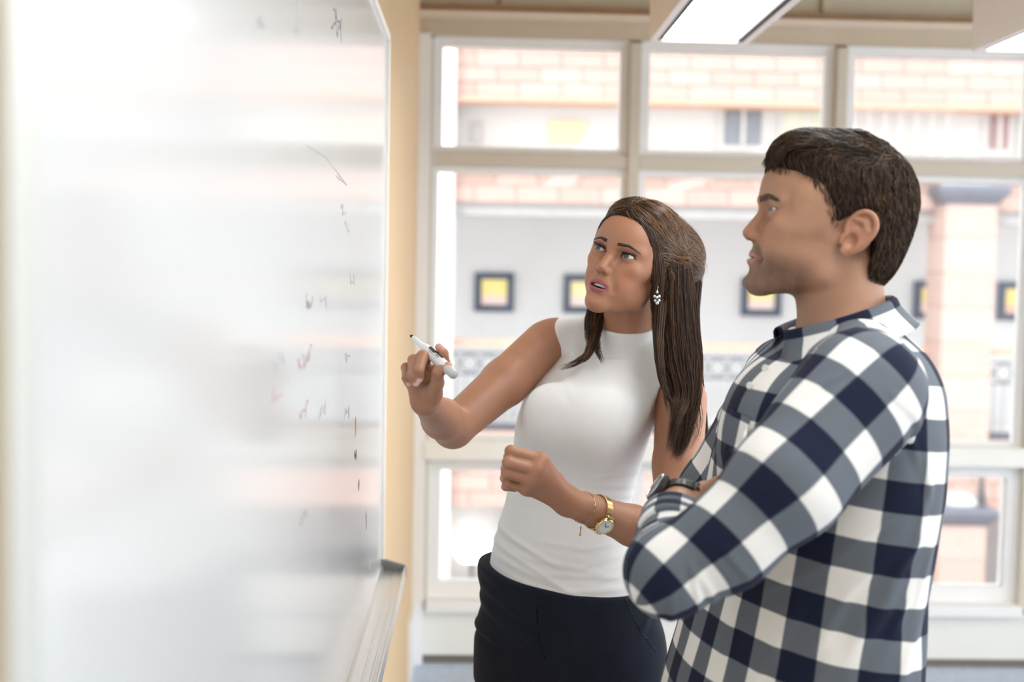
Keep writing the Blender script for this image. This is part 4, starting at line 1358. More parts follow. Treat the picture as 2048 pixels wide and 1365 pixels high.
strands_mesh("crown_strands", G, rr_.uniform(.00035, .0007, len(G)), m_hair, w_hair, shades(len(G), (.022, .011, .006), (.30, .145, .055), 4, 2.4))["kind"] = "stuff"
L = []
fa = (0.2, 1, 0)
L.append(bundle(main_lock, main_r, (fa, .6), 1500, 17, 1, .0045, .50))
L.append(bundle(main_lock[:5] + A3([(1385, 850, 2.02), (1362, 905, 2.01)]), [.02, .03, .032, .03, .022, .014, .009], (fa, .6), 420, 17, 31, .007, .75))
L.append(bundle([WH.glob((-74, 22, 45))] + main_lock[1:5] + A3([(1352, 835, 1.995), (1338, 905, 1.99)]), [.010, .024, .028, .026, .018, .010, .004], (fa, .5), 420, 17, 5, .003, .3))
L.append(bundle(back_lock + A3([(1411, 850, 2.10), (1410, 905, 2.09)]), back_r + [.003, .001], (fa, .8), 500, 15, 2, .003, .5))
L.append(bundle(A3([(1322, 600, 2.06), (1316, 680, 2.035), (1322, 750, 2.015), (1333, 790, 2.01), (1352, 815, 2.0)]), [.012, .009, .006, .004, .002], (fa, .7), 170, 14, 3, .002, .3))
L.append(bundle(A3([(1318, 620, 2.06), (1313, 700, 2.03), (1325, 770, 2.01), (1337, 830, 2.0)]), [.006, .005, .003, .001], (fa, .7), 50, 14, 6, .002, .2))
thin = WH.rot @ np.array([-.6, .6, .35]); thin2 = WH.rot @ np.array([.6, .6, .35])
rimL = [WH.glob(p) for p in ((-4, 84, 118), (-32, 84, 103), (-57, 72, 80), (-71, 52, 46), (-77, 33, 12), (-78, 20, -22))]
rimR = [WH.glob(p) for p in ((6, 84, 118), (34, 83, 102), (59, 68, 78), (72, 46, 46), (77, 18, 18), (76, -10, -6))]
L.append(bundle(rimL + [main_lock[2] + np.array([-.025, -.004, 0]), main_lock[3] + np.array([-.020, -.006, 0])], [.006, .008, .009, .010, .011, .012, .014, .010], (thin, .35), 420, 17, 21, .002, .25))
L.append(bundle(rimR, [.006, .008, .009, .010, .010, .008], (thin2, .35), 260, 12, 22, .002, .2))
L.append(bundle(left_lock, left_r, (fa, .6), 260, 12, 4, .003, .55))
L.append(bundle(left_lock[:3] + A3([(1176, 712, 2.098), (1150, 728, 2.095), (1117, 738, 2.100)]), [.014, .012, .009, .005, .003, .0008], (fa, .6), 120, 16, 7, .004, .45))
L.append(bundle(left_lock[:3] + A3([(1200, 712, 2.098), (1208, 728, 2.095)]), [.014, .012, .007, .003, .001], (fa, .6), 50, 14, 8, .004, .3))
def padk(G, k=17):
    n, m, _ = G.shape
    s = np.linspace(0, m - 1, k); i = np.minimum(s.astype(int), m - 2); w = (s - i)[None, :, None]
    return G[:, i] * (1 - w) + G[:, i + 1] * w
LG = np.concatenate([padk(g) for g in L])
strands_mesh("long_strands", LG, rr_.uniform(.0003, .00062, len(LG)), m_hair, w_hair, shades(len(LG), (.020, .010, .0055), (.17, .083, .035), 9, 2.2), .1)["kind"] = "stuff"
# loose fly-away hairs over the crown
fs = sample_quads(hv, hq, 140, 5, inner)
G = walk(HL, fs, wdir, 10, rr_.uniform(.004, .008, len(fs)), .001, .007, .5, 6)
strands_mesh("flyaway_strands", G, .00016, m_hair, w_hair, shades(len(G), (.10, .055, .03), (.35, .2, .1), 7))["kind"] = "stuff"
# ------------------------------------------------------------------ the man
M_TONE = (0.41, 0.225, 0.143)
m_mskin = mat("fair_skin", (.6, .4, .3), .5, attr="Col", sss=.10, noise=.04, nscale=60, bump=.08, bscale=450, spec=.4)
mR = roty(math.radians(0)) @ rotz(math.radians(-94)) @ np.diag([-1.0, -1, 1]) @ rotx(math.radians(9.5))
MO = at(1664, 490, 1.62)
MH = head_field(MO, mR, 1.02, False)
man = tag(empty("person", (0.42, 1.64, 0.0)), "short-haired man in a blue and white checked shirt with folded arms", "person")
YAW_M = math.radians(-70)
def mst(rows, Y=1.64):
    out = []
    for py, cx, a, b in rows:
        p = at(cx, py, Y); out.append((p[2], p[0], p[1], a, b))
    return out
m_rows = [(665, 1690, .085, .070), (700, 1690, .135, .092), (760, 1672, .180, .112), (850, 1655, .200, .124), (950, 1640, .205, .130), (1050, 1624, .205, .130), (1150, 1608, .205, .130), (1250, 1592, .215, .138), (1365, 1572, .228, .146), (1440, 1562, .235, .15)]
def m_torso(o, rows=None):
    return loft(mst([(r[0], r[1], r[2] + o, r[3] + o) for r in (rows or m_rows)]), YAW_M)
m_sh_l, m_el_l, m_wr_l = at(1722, 785, 1.45), at(1338, 1146, 1.375), at(1358, 1004, 1.59)
m_mid_l, m_low_l = at(1570, 968, 1.385), at(1450, 1086, 1.375)
m_sh_r, m_el_r, m_wr_r = at(1575, 770, 1.79), at(1432, 985, 1.83), at(1500, 1065, 1.66)
BM = Field()
BM.u(m_torso(-.055))
BM.u(rc(MH.glob((0, -12, -30)), at(1690, 690, 1.63), .0575, .060))
BM.u(rc(at(1690, 690, 1.63), at(1740, 740, 1.52), .05, .05), .03)
BM.u(rc(at(1690, 690, 1.63), at(1600, 740, 1.75), .05, .05), .03)
BM.u(rc(m_sh_l, m_mid_l, .055, .048), .03).u(rc(m_mid_l, m_low_l, .048, .042), .02).u(rc(m_low_l, m_el_l, .042, .038), .02)
fm_l = m_el_l * .55 + m_wr_l * .45
BM.u(rc(m_el_l, fm_l, .037, .036), .015).u(rc(fm_l, m_wr_l, .035, .0265), .02)
BM.u(rc(m_sh_r, m_el_r, .05, .04), .03).u(rc(m_el_r, m_wr_r, .04, .028), .02)
m_fl = [A3([(1408, 982, 1.622), (1440, 968, 1.625), (1460, 966, 1.632), (1474, 968, 1.640)]),
        A3([(1410, 1005, 1.640), (1440, 998, 1.645), (1458, 1002, 1.652), (1470, 1008, 1.658)]),
        A3([(1408, 1018, 1.650), (1436, 1015, 1.655), (1454, 1019, 1.660), (1465, 1024, 1.664)]),
        A3([(1402, 1032, 1.655), (1424, 1034, 1.660), (1438, 1038, 1.664), (1448, 1042, 1.667)])]
m_tl = A3([(1380, 1000, 1.598), (1404, 990, 1.578), (1434, 970, 1.562), (1464, 952, 1.558)])
hand(BM, m_wr_l, m_fl, m_tl, 1.06)
dirr = (m_wr_r - m_el_r) / np.linalg.norm(m_wr_r - m_el_r)
fr_ = []
for i in range(4):
    o = m_wr_r + np.array([0, 0, .024 - .017 * i]) + dirr * .07
    fr_.append([o, o + dirr * .042, o + dirr * .066, o + dirr * .084])
hand(BM, m_wr_r, fr_, [m_wr_r + dirr * .03 + np.array([0, 0, .02]), m_wr_r + dirr * .055 + np.array([0, 0, .038]), m_wr_r + dirr * .08 + np.array([0, 0, .045]), m_wr_r + dirr * .10 + np.array([0, 0, .048])], 1.06)
MF = Field().u(BM).u(MH, .014)
hp0, hp1 = at(1690, 690, 1.63), MH.glob((0, 0, 30))
F1 = Field().u(MF).cut(rc(hp0, hp1, .068, .18))
F2 = Field().u(MF).sub(rc(hp0, hp1, .064, .176))
v1 = surface(F1, MO - np.array([.16, .16, .24]), MO + np.array([.18, .16, .19]), .0015)
v2 = surface(F2, np.array([.10, 1.24, .86]), np.array([.66, 1.98, 1.48]), .0028)
V, Q = join([v1, v2])
C = head_colors(MH, V, M_TONE, (.50, .235, .19), False, .85)
man_body = mesh_obj("body", V, Q, m_mskin, man, True, C)
gaze = MH.rot @ np.array([-.34, 1.0, -.03])
for s in (-1, 1): eyeball(MH, s, gaze, (.10, .125, .15), man)
B = brow_strands(MH, MH, False, 170)
strands_mesh("eyebrows", B, .00040, mat("brown_brow_hair", (.11, .068, .042), .6, noise=.05), man)["kind"] = "stuff"

# hair: short, combed forward on top
def mpx(px, py):
    y, z = (1664 - px) / 1.5 / 1.02, (490 - py) / 1.5 / 1.02
    c, s = math.cos(math.radians(9.5)), math.sin(math.radians(9.5))
    return (y * c + z * s, -y * s + z * c)
poly = np.array([mpx(*p) for p in [(1505, 352), (1524, 362), (1560, 356), (1590, 364), (1614, 392), (1626, 412), (1632, 440), (1638, 464), (1652, 452), (1668, 440), (1690, 428), (1702, 421), (1718, 432), (1728, 458),
                                  (1727, 505), (1725, 560), (1740, 579), (1765, 586), (1870, 560), (1870, 200), (1480, 200)]])
def poly_sd(P):
    y, z = P[:, 1], P[:, 2]
    d = np.full(len(P), 1e9, np.float32); ins = np.zeros(len(P), bool)
    n = len(poly)
    for i in range(n):
        a, b = poly[i], poly[(i + 1) % n]
        e = b - a; w = np.stack([y - a[0], z - a[1]], 1)
        t = np.clip((w @ e) / (e @ e), 0, 1)
        d = np.minimum(d, ((w - t[:, None] * e) ** 2).sum(1))
        c = (a[1] > z) != (b[1] > z)
        ins ^= c & (y < (b[0] - a[0]) * (z - a[1]) / (b[1] - a[1] + 1e-12) + a[0])
    d = np.sqrt(d)
    return np.where(ins, -d, d).astype(np.float32)
HM = Field(MO, MH.rot, MH.sc)
HM.u(ell((0, 2, 66), (78.5, 98, 83)))
HM.u(ell((0, 54, 105), (60, 49, 36)), 18)
HM.u(ell((0, -30, 20), (68, 62, 82)), 24)
HM.warp(lambda P, d: d + 1.7 * vnoise(P * np.array([1, .45, 1], np.float32), .17, 3) * sstep(60, 110, P[:, 2]))
HM.cut(Prim(poly_sd), 5)
mv, mq = surface(HM, MO - np.array([.17, .17, .16]), MO + np.array([.19, .17, .20]), .0022)
m_mhair = hair_mat("dark_brown_hair", .42, .3)
m_hairobj = mesh_obj("hair", mv, mq, m_hbase, man, True, np.tile(np.array([.022, .013, .008], np.float32), (len(mv), 1)))
rotM = MH.rot.astype(np.float32)
def mdir(P):
    q = MH.loc(P)
    top = sstep(85, 125, q[:, 2])[:, None]; bk = sstep(10, -60, q[:, 1])[:, None]
    side = np.stack([0 * q[:, 0], -.30 + 0 * q[:, 0], -1 + 0 * q[:, 0]], 1)
    D = np.array([.35, .95, -.1], np.float32) * top + side * (1 - top)
    D = D * (1 - bk * .8) + np.array([0, -.1, -1], np.float32) * bk * .8
    return (D @ rotM.T).astype(np.float32)
sd = sample_quads(mv, mq, 8200, 11, lambda p: (HM(p.astype(np.float32)) > -.004) * 1.0)
up_ = sstep(70, 120, MH.loc(sd)[:, 2])
G = walk(HM, sd, mdir, 7, (.0028 + .0036 * up_) * rr_.uniform(.7, 1.3, len(sd)), .0002, .0042, .28, 12)
pd_ = poly_sd(MH.loc(G.reshape(-1, 3))).reshape(G.shape[:2]).max(1); zq = MH.loc(G[:, -1])[:, 2]
G = G[(pd_ < 2.2) | (zq > 74) | (zq < -20)]
tf = []
tr = random.Random(8)
for i in range(22):
    x = -54 + 108 * i / 21 + tr.uniform(-3, 3); dz = (x / 60) ** 2
    tip = (x * .96 + tr.uniform(2, 9), 106 - 14 * dz + tr.uniform(-3, 4), 86 + tr.uniform(-6, 12) - 6 * dz)
    pts = [(x, 52 + tr.uniform(-8, 8), 141 - 24 * dz), (x + 2, 84 - 6 * dz, 130 - 20 * dz + tr.uniform(-1, 3)), (x + 4, 103 - 12 * dz, 112 - 12 * dz + tr.uniform(-2, 2)), tip]
    tf.append(bundle([MH.glob(p) for p in pts], [.004, .007, .006, .0012], (MH.rot @ np.array([0, .6, .8]), .45), 34, 7, 60 + i, .002, .3))
for i in range(26):          # loose tufts over the crown
    a = tr.uniform(-60, 60); y0 = tr.uniform(-60, 40); h_ = math.sqrt(max(.05, 1 - (a / 80) ** 2 - ((y0 - 2) / 98) ** 2)); 
    q_ = [(a, y0, 66 + 84 * h_), (a + tr.uniform(-4, 8), y0 + 16, 66 + 87 * math.sqrt(max(.05, 1 - (a / 80) ** 2 - ((y0 + 14) / 98) ** 2))), (a + tr.uniform(-6, 12), y0 + 34, 64 + 87 * math.sqrt(max(.05, 1 - (a / 82) ** 2 - ((y0 + 32) / 104) ** 2)))]
    tf.append(padk(bundle([MH.glob(p) for p in q_], [.003, .006, .001], (MH.rot @ np.array([0, 0, 1.0]), .4), 22, 7, 90 + i, .002, .3), 7))
TF = np.concatenate(tf)
G = np.concatenate([G, TF])
strands_mesh("hair_strands", G, rr_.uniform(.00035, .00065, len(G)), m_mhair, m_hairobj, shades(len(G), (.012, .0065, .0035), (.125, .072, .036), 14, 2.4), .15)["kind"] = "stuff"

# checked shirt
def plaid():
    m = bpy.data.materials.new("navy_white_check"); m.use_nodes = True
    nt = m.node_tree; b = nt.nodes["Principled BSDF"]
    b.inputs["Roughness"].default_value = .85; b.inputs["Sheen Weight"].default_value = .03; b.inputs["Specular IOR Level"].default_value = .2
    uv = nt.nodes.new("ShaderNodeUVMap"); sp = nt.nodes.new("ShaderNodeSeparateXYZ")
    nt.links.new(uv.outputs[0], sp.inputs[0])
    outs = []
    for ax in ("X", "Y"):
        mu = nt.nodes.new("ShaderNodeMath"); mu.operation = 'MULTIPLY'; mu.inputs[1].default_value = 1 / .078
        fr = nt.nodes.new("ShaderNodeMath"); fr.operation = 'PINGPONG'; fr.inputs[1].default_value = .5
        mr = nt.nodes.new("ShaderNodeMapRange"); mr.inputs[1].default_value = .238; mr.inputs[2].default_value = .262
        nt.links.new(sp.outputs[ax], mu.inputs[0]); nt.links.new(mu.outputs[0], fr.inputs[0]); nt.links.new(fr.outputs[0], mr.inputs[0])
        outs.append(mr.outputs[0])
    ad = nt.nodes.new("ShaderNodeMath"); ad.operation = 'ADD'
    nt.links.new(outs[0], ad.inputs[0]); nt.links.new(outs[1], ad.inputs[1])
    hf = nt.nodes.new("ShaderNodeMath"); hf.operation = 'MULTIPLY'; hf.inputs[1].default_value = .5
    nt.links.new(ad.outputs[0], hf.inputs[0])
    cr = nt.nodes.new("ShaderNodeValToRGB"); e = cr.color_ramp.elements
    e[0].color = (.80, .80, .77, 1); e[1].color = (.0075, .0115, .032, 1)
    k = e.new(.5); k.color = (.125, .145, .170, 1)
    nt.links.new(hf.outputs[0], cr.inputs[0])
    # twill weave: fine shade variation
    n = nt.nodes.new("ShaderNodeTexNoise"); n.inputs["Scale"].default_value = 900; nt.links.new(uv.outputs[0], n.inputs["Vector"])
    mr = nt.nodes.new("ShaderNodeMapRange"); mr.inputs[3].default_value = .86; mr.inputs[4].default_value = 1.14
    nt.links.new(n.outputs["Fac"], mr.inputs[0])
    vm = nt.nodes.new("ShaderNodeVectorMath"); vm.operation = 'SCALE'
    nt.links.new(cr.outputs[0], vm.inputs[0]); nt.links.new(mr.outputs[0], vm.inputs["Scale"]); nt.links.new(vm.outputs[0], b.inputs["Base Color"])
    bp = nt.nodes.new("ShaderNodeBump"); bp.inputs["Strength"].default_value = .15; bp.inputs["Distance"].default_value = .001
    nt.links.new(n.outputs["Fac"], bp.inputs["Height"]); nt.links.new(bp.outputs[0], b.inputs["Normal"])
    return m
m_plaid = plaid()
cuff_l = m_el_l * .47 + m_wr_l * .53
ST = Field()
ST.u(m_torso(0.0))
ST.u(ell(at(1548, 862, 1.60), (.062, .09, .085)), .06)
ST.u(rc(at(1700, 706, 1.63), at(1730, 738, 1.50), .050, .058), .04)
ST.u(rc(at(1690, 710, 1.63), at(1600, 748, 1.76), .050, .055), .04)
SLu = Field().u(rc(m_sh_l, m_mid_l, .079, .0655)).u(rc(m_mid_l, m_low_l, .0655, .054), .02).u(rc(m_low_l, m_el_l, .054, .049), .02)
SLf = Field().u(rc(m_el_l, cuff_l, .049, .043), .02)
SL = Field().u(SLu).u(SLf, .02)
SR = Field().u(rc(m_sh_r, m_el_r, .070, .056)).u(rc(m_el_r, m_wr_r, .056, .046), .02)
sh = Field().u(ST).u(SL, .016).u(SR, .02)
sh.sub(rc(MH.glob((0, -12, -30)), at(1676, 668, 1.63), .0595, .0625), .006)
cdir = (m_wr_l - m_el_l) / np.linalg.norm(m_wr_l - m_el_l)
sh.sub(rc(cuff_l - cdir * .002, cuff_l + cdir * .1, .037, .034), .003)
shirt_folds = [(1690, 1150, -48, 60, 9, 3.5, .2), (1830, 1130, -75, 60, 9, 4.0, .1), (1780, 1200, -62, 50, 9, 3.5, .1), (1660, 1290, -58, 70, 10, 3.5, .1), (1520, 1330, -72, 60, 10, 3.0, .1), (1780, 1105, -58, 75, 13, 5.0, .3), (1738, 1185, -50, 85, 15, 5.0, .3), (1700, 1258, -55, 95, 15, 5.0, .3), (1800, 1268, -70, 85, 15, 5.5, .2), (1822, 1005, -78, 75, 11, 4.0, 0), (1648, 1215, -62, 65, 13, 4.0, .2),
               (1605, 1138, -35, 85, 11, 3.5, .3), (1560, 1260, -70, 80, 14, 3.5, .1), (1470, 1290, -75, 70, 13, 3.5, .1), (1620, 1320, -60, 70, 13, 4.0, .1), (1800, 880, 72, 60, 9, 3.0, .2), (1832, 940, 80, 60, 10, 3.0, 0),
               (1665, 702, -24, 60, 7, 2.0, .2), (1625, 735, -28, 60, 7, 2.2, .2), (1590, 790, -40, 50, 8, 1.8, .2), (1500, 900, -50, 50, 8, 2.2, .2), (1700, 1060, -38, 60, 10, 3.0, .2), (1560, 1080, -38, 60, 9, 2.0, .2),
               (1380, 1120, 60, 50, 7, 2.2, .3), (1350, 1100, 75, 45, 6, 2.2, .2), (1420, 1060, 48, 45, 7, 1.8, .2), (1310, 1150, 85, 40, 7, 2.2, .2), (1760, 800, 40, 60, 9, 1.8, .3)]
def mfolds(P, d):
    return folds(P, d, shirt_folds, 1.50, .03) + .0020 * vnoise(P, 24, 22)
sh.warp(mfolds)
sh.cut(plane((0, 0, .845), (0, 0, -1)), .003)
V, Q = surface(sh, np.array([.10, 1.22, .82]), np.array([.70, 2.02, 1.50]), .0031)
# cloth coordinates: every panel (body, sleeves) runs its own thread direction
def poly_uv(P, pts, r0, ref):
    """Arc length along a bent limb and girth round it."""
    pts = [np.asarray(p) for p in pts]
    best = np.full(len(P), 1e9); u = np.zeros(len(P)); v = np.zeros(len(P)); acc = 0
    for a, b in zip(pts[:-1], pts[1:]):
        ax = b - a; L = np.linalg.norm(ax); ax = ax / L
        w = P - a; t = w @ ax; tc = np.clip(t, 0, L)
        if a is pts[0]: tc = np.minimum(t, L)
        if b is pts[-1]: tc = np.maximum(t, 0)
        if len(pts) == 2: tc = t
        rad = w - tc[:, None] * ax; dd = np.linalg.norm(rad, axis=1)
        e1 = np.cross(ax, ref); e1 /= np.linalg.norm(e1); e2 = np.cross(ax, e1)
        m = dd < best
        u[m] = acc + tc[m]; v[m] = (np.arctan2(rad @ e2, rad @ e1) * r0)[m]; best[m] = dd[m]
        acc += L
    return np.stack([u, v], 1)
fc = V[Q].mean(1).astype(np.float32)
dT, dL, dR, dF = ST(fc), SLu(fc), SR(fc), SLf(fc)
reg = np.argmin(np.stack([dT + .004, dL, dR, dF + .010]), 0)
corner = V[Q].reshape(-1, 3); rc_ = np.repeat(reg, 4)
uv = np.zeros((len(corner), 2))
tb = np.array(mst(m_rows)); tb = tb[np.argsort(tb[:, 0])]
cx = np.interp(corner[:, 2], tb[:, 0], tb[:, 1]); cy = np.interp(corner[:, 2], tb[:, 0], tb[:, 2])
dx, dy = corner[:, 0] - cx, corner[:, 1] - cy
ang = np.arctan2(dy, dx)                     # seam of the angle lies on the far side
ang = np.where(ang > math.pi * .62, ang - 2 * math.pi, ang)
uvT = np.stack([ang * .158 + .012, corner[:, 2] + dx * .12], 1)
uvF = poly_uv(corner, [m_el_l, m_wr_l], .050, np.array([0, 0.1, 1.0]))
uvL = poly_uv(corner, [m_sh_l, m_el_l], .064, np.array([0, 1.0, 0.1]))
uvR = poly_uv(corner, [m_sh_r, m_el_r], .058, np.array([0, 1.0, 0.1]))
uv = np.where((rc_ == 0)[:, None], uvT, np.where((rc_ == 1)[:, None], uvL, np.where((rc_ == 2)[:, None], uvR, uvF)))
shirt = mesh_obj("checked_shirt", V, Q, m_plaid, man, True, None, uv)
m_fl_btn = mat("white_button", (.75, .75, .72), .3, noise=.05)

# rolled cuff on the near forearm
def ring_mesh(c, ax, prof, n=40, squash=None, wob=0.0, uvs=.06):
    c = np.asarray(c, float); ax = ax / np.linalg.norm(ax)
    e1 = np.cross(ax, [0, 0, 1.0]); e1 /= np.linalg.norm(e1); e2 = np.cross(ax, e1)
    m = len(prof); V = []; uvv = []
    for i, (r, h) in enumerate(prof):
        for k in range(n):
            a = 2 * math.pi * k / n
            rr = r + wob * math.sin(3 * a + i * .7)
            V.append(c + ax * (h + wob * 1.2 * math.sin(2 * a + 1)) + rr * (math.cos(a) * e1 + math.sin(a) * e2))
    Q = []; U = []
    arc = [0]
    for i in range(1, m): arc.append(arc[-1] + math.dist(prof[i], prof[i - 1]))
    for i in range(m - 1):
        for k in range(n):
            Q.append((i * n + k, i * n + (k + 1) % n, (i + 1) * n + (k + 1) % n, (i + 1) * n + k))
            for ii, kk in ((i, k), (i, k + 1), (i + 1, k + 1), (i + 1, k)): U.append((kk / n * 2 * math.pi * uvs, arc[ii]))
    return np.array(V), np.array(Q), np.array(U)
for h0, r0 in ((-.036, .0480), (-.006, .0465)):
    prof = [(r0 - .006, h0), (r0 + .001, h0 - .002), (r0 + .002, h0 + .014), (r0 + .0005, h0 + .030), (r0 - .004, h0 + .033), (r0 - .007, h0 + .029), (r0 - .009, h0 + .004)]
    v, q, u = ring_mesh(cuff_l, cdir, prof, 44, wob=.0016)
    mesh_obj("rolled_cuff", v, q, m_plaid, man, True, None, u)

# collar: stand and folded leaf, open at the throat
cc = at(1668, 634, 1.625); cf = (at(1556, 672, 1.625) - at(1780, 604, 1.625)); hl = np.linalg.norm(cf) / 2; cf /= np.linalg.norm(cf)
cs = np.array([0.0, -1.0, 0.0]); cu = np.cross(cf, cs); cu = cu if cu[2] > 0 else -cu
def collar(a0, a1, n=40):
    V = []; U = []; rows = 9; th = .0014
    for k in range(n + 1):
        t = k / n; a = a0 + (a1 - a0) * t
        rad = cf * (math.cos(a) * hl * .98) + cs * (math.sin(a) * .0705)
        o = rad / np.linalg.norm(rad)
        fr = (math.cos(a) + 1) / 2                         # 1 at the throat, 0 at the nape
        drop = .040 + .010 * fr ** 4
        P = [(-.002, -.026), (-.001, -.004), (.001, .003), (.0045, .0045), (.0075, .001), (.0095, -.010), (.0140 + .006 * fr, -.5 * drop), (.021 + .008 * fr, -.8 * drop), (.026 + .009 * fr, -drop)]
        for j, (dr, dz) in enumerate(P):
            V.append(cc + rad + o * dr + cu * dz)
    Q = []; uvl = []
    arc = [0, .022, .03, .034, .038, .049, .060, .070, .082]
    L = abs(a1 - a0) * .072
    for k in range(n):
        for j in range(rows - 1):
            Q.append((k * rows + j, (k + 1) * rows + j, (k + 1) * rows + j + 1, k * rows + j + 1))
            for kk, jj in ((k, j), (k + 1, j), (k + 1, j + 1), (k, j + 1)): uvl.append((kk / n * L + .03, arc[jj] + .012))
    return np.array(V), np.array(Q), np.array(uvl)
v, q, u = collar(.42, 2 * math.pi - .42)
co_ = mesh_obj("collar", v, q, m_plaid, shirt, True, None, u)
sm = co_.modifiers.new("thick", 'SOLIDIFY'); sm.thickness = .0022; sm.offset = 0
# jeans and shoes below the frame
m_jean = mat("blue_denim", (.07, .11, .20), .85, noise=.15, nscale=60, bump=.1, bscale=800)
JF = Field()
jr = [(1380, 1566, .195, .125), (1440, 1560, .19, .125), (1500, 1555, .185, .12)]
JF.u(loft(mst(jr), YAW_M))
for s, foot in ((1, np.array([.40, 1.52, .08])), (-1, np.array([.36, 1.78, .08]))):
    hip = np.array([.365 + .03 * s, 1.64 - .10 * s, .84]); kn_ = (hip + foot) / 2 + np.array([-.02, 0, .02])
    JF.u(rc(hip, kn_, .098, .072), .03).u(rc(kn_, foot, .072, .058), .02)
JF.cut(plane((0, 0, .06), (0, 0, -1)))
v, q = surface(JF, np.array([.12, 1.36, .03]), np.array([.62, 1.94, 1.0]), .006)
mesh_obj("jeans", v, q, m_jean, man, True)
for foot in (np.array([.40, 1.52, .08]), np.array([.36, 1.78, .08])):
    SF = Field().u(ell(foot + np.array([-.07, -.01, -.04]), (.135, .048, .038))).u(rc(foot, foot + np.array([0, 0, .03]), .045, .05), .03).cut(plane((0, 0, .002), (0, 0, -1)))
    v, q = surface(SF, foot - np.array([.25, .08, .1]), foot + np.array([.09, .08, .11]), .006)
    mesh_obj("shoe", v, q, m_shoe, man, True)
# ------------------------------------------------------------------ marker in the woman's hand
mk0, mk1 = at(909, 751, 1.772), at(821, 671, 1.866)
max_ = (mk1 - mk0) / np.linalg.norm(mk1 - mk0); ml = np.linalg.norm(mk1 - mk0)
m_mkw = mat("white_marker_plastic", (.80, .80, .79), .35, noise=.02)
m_mkg = mat("grey_marker_plastic", (.55, .56, .55), .4, noise=.03)
m_tip = mat("black_felt", (.012, .012, .013), .8, noise=.1)
mk = tag(empty("marker_pen", mk0), "white whiteboard marker with black tip in the woman's raised hand", "marker")
MB().lathe([(.0062, .0), (.0074, .002), (.0078, .020), (.0078, .022)], mk0, max_, 20).build("end_plug", m_mkg, mk, smooth=True)
MB().lathe([(.0080, .022), (.0086, .024), (.0086, ml * .62), (.0080, ml * .66), (.0052, ml * .72), (.0046, ml * .76), (.0040, ml * .93), (.0030, ml * .94)], mk0, max_, 24).build("barrel", m_mkw, mk, smooth=True)
MB().lathe([(.0026, ml * .94), (.0026, ml * .975), (.0010, ml)], mk0, max_, 14).build("felt_tip", m_tip, mk, smooth=True)
e1 = np.cross(max_, [0, 1.0, 0]); e1 /= np.linalg.norm(e1); e1 = e1 if e1[2] > 0 else -e1
e2 = np.cross(max_, e1); e2 = e2 if e2[1] < 0 else -e2
for a0, a1, h0, h1, mm in ((.20, .62, .30, .58, m_tip), (.80, 1.0, .33, .40, mat("green_print", (.10, .22, .16), .5, noise=.1)), (.75, .95, .43, .56, m_tip), (1.15, 1.25, .32, .52, m_mkg)):
    b = MB(); n = 5; V = []
    for h in (h0, h1):
        for k in range(n + 1):
            a = a0 + (a1 - a0) * k / n
            V.append(mk0 + max_ * ml * h + .0089 * (math.cos(a) * e1 + math.sin(a) * e2))
    b.add(V, [(k, k + 1, n + 2 + k, n + 1 + k) for k in range(n)])
    o = b.build("print_mark", mm, mk, smooth=True)
    so = o.modifiers.new("t", 'SOLIDIFY'); so.thickness = .0003

# ------------------------------------------------------------------ wristwatches and jewellery
m_gold = mat("gold_metal", (.83, .62, .30), .22, metal=1.0, noise=.04)
m_pearl = mat("pearl_dial", (.80, .82, .80), .25, noise=.06, nscale=300)
m_steel = mat("steel_metal", (.72, .72, .74), .22, metal=1.0, noise=.04)
m_rub = mat("black_rubber", (.02, .02, .022), .45, noise=.08)
m_face = mat("black_dial", (.012, .013, .015), .12, noise=.1)
def frame_on(axis_pt, ax, toward):
    ax = ax / np.linalg.norm(ax); n = np.asarray(toward, float); n = n - ax * np.dot(n, ax); n /= np.linalg.norm(n)
    return ax, n, np.cross(n, ax)
def obox(c, ax, n, s, ha, hn, hs):
    """Box with half sizes along ax, n, s."""
    c = np.asarray(c, float)
    fr = lambda a, b, d: c + ax * a + n * b + s * d
    return MB().box(-ha, ha, -hn, hn, -hs, hs, fr=fr)
w_ax_pt = w_wr_l * .55 + w_fa_l * .45
ax, n, s = frame_on(w_ax_pt, w_fa_l - w_wr_l, (-.10, -1.0, -.28))
def surf_r(F, c, d, r0=.01, r1=.07):
    t = np.linspace(r0, r1, 120); v = F((c + d * t[:, None]).astype(np.float32))
    i = int(np.argmax(v > 0)) if (v > 0).any() else -1
    return float(t[i])
gw = tag(empty("wristwatch", w_ax_pt), "gold bracelet wristwatch with pale round dial on the woman's wrist", "watch")
rw = surf_r(WF, w_ax_pt, n)
wc = w_ax_pt + n * (rw + .001)
MB().lathe([(.0130, 0), (.0150, .0015), (.0150, .0050), (.0142, .0066), (.0128, .0066), (.0127, .0046), (.001, .0046)], wc, n, 32).build("case", m_gold, gw, smooth=False)
dl = MB().lathe([(.0127, .0050), (.0127, .0060)], wc, n, 32).build("dial", m_pearl, gw)
for k in range(12):
    a = k * math.pi / 6; d = ax * math.cos(a) + s * math.sin(a)
    obox(wc + n * .0062 + d * .0108, d, n, np.cross(d, n), .0010, .0002, .00035).build("hour_mark", m_gold, dl)
for a, L_ in ((.6, .0065), (2.2, .0092)):
    d = ax * math.cos(a) + s * math.sin(a)
    obox(wc + n * .0065 + d * L_ / 2, d, n, np.cross(d, n), L_ / 2, .0002, .0005).build("hand", m_rub, dl)
MB().lathe([(.0018, .0145), (.0018, .0180)], wc + n * .0035, -ax, 10).build("crown", m_gold, gw)
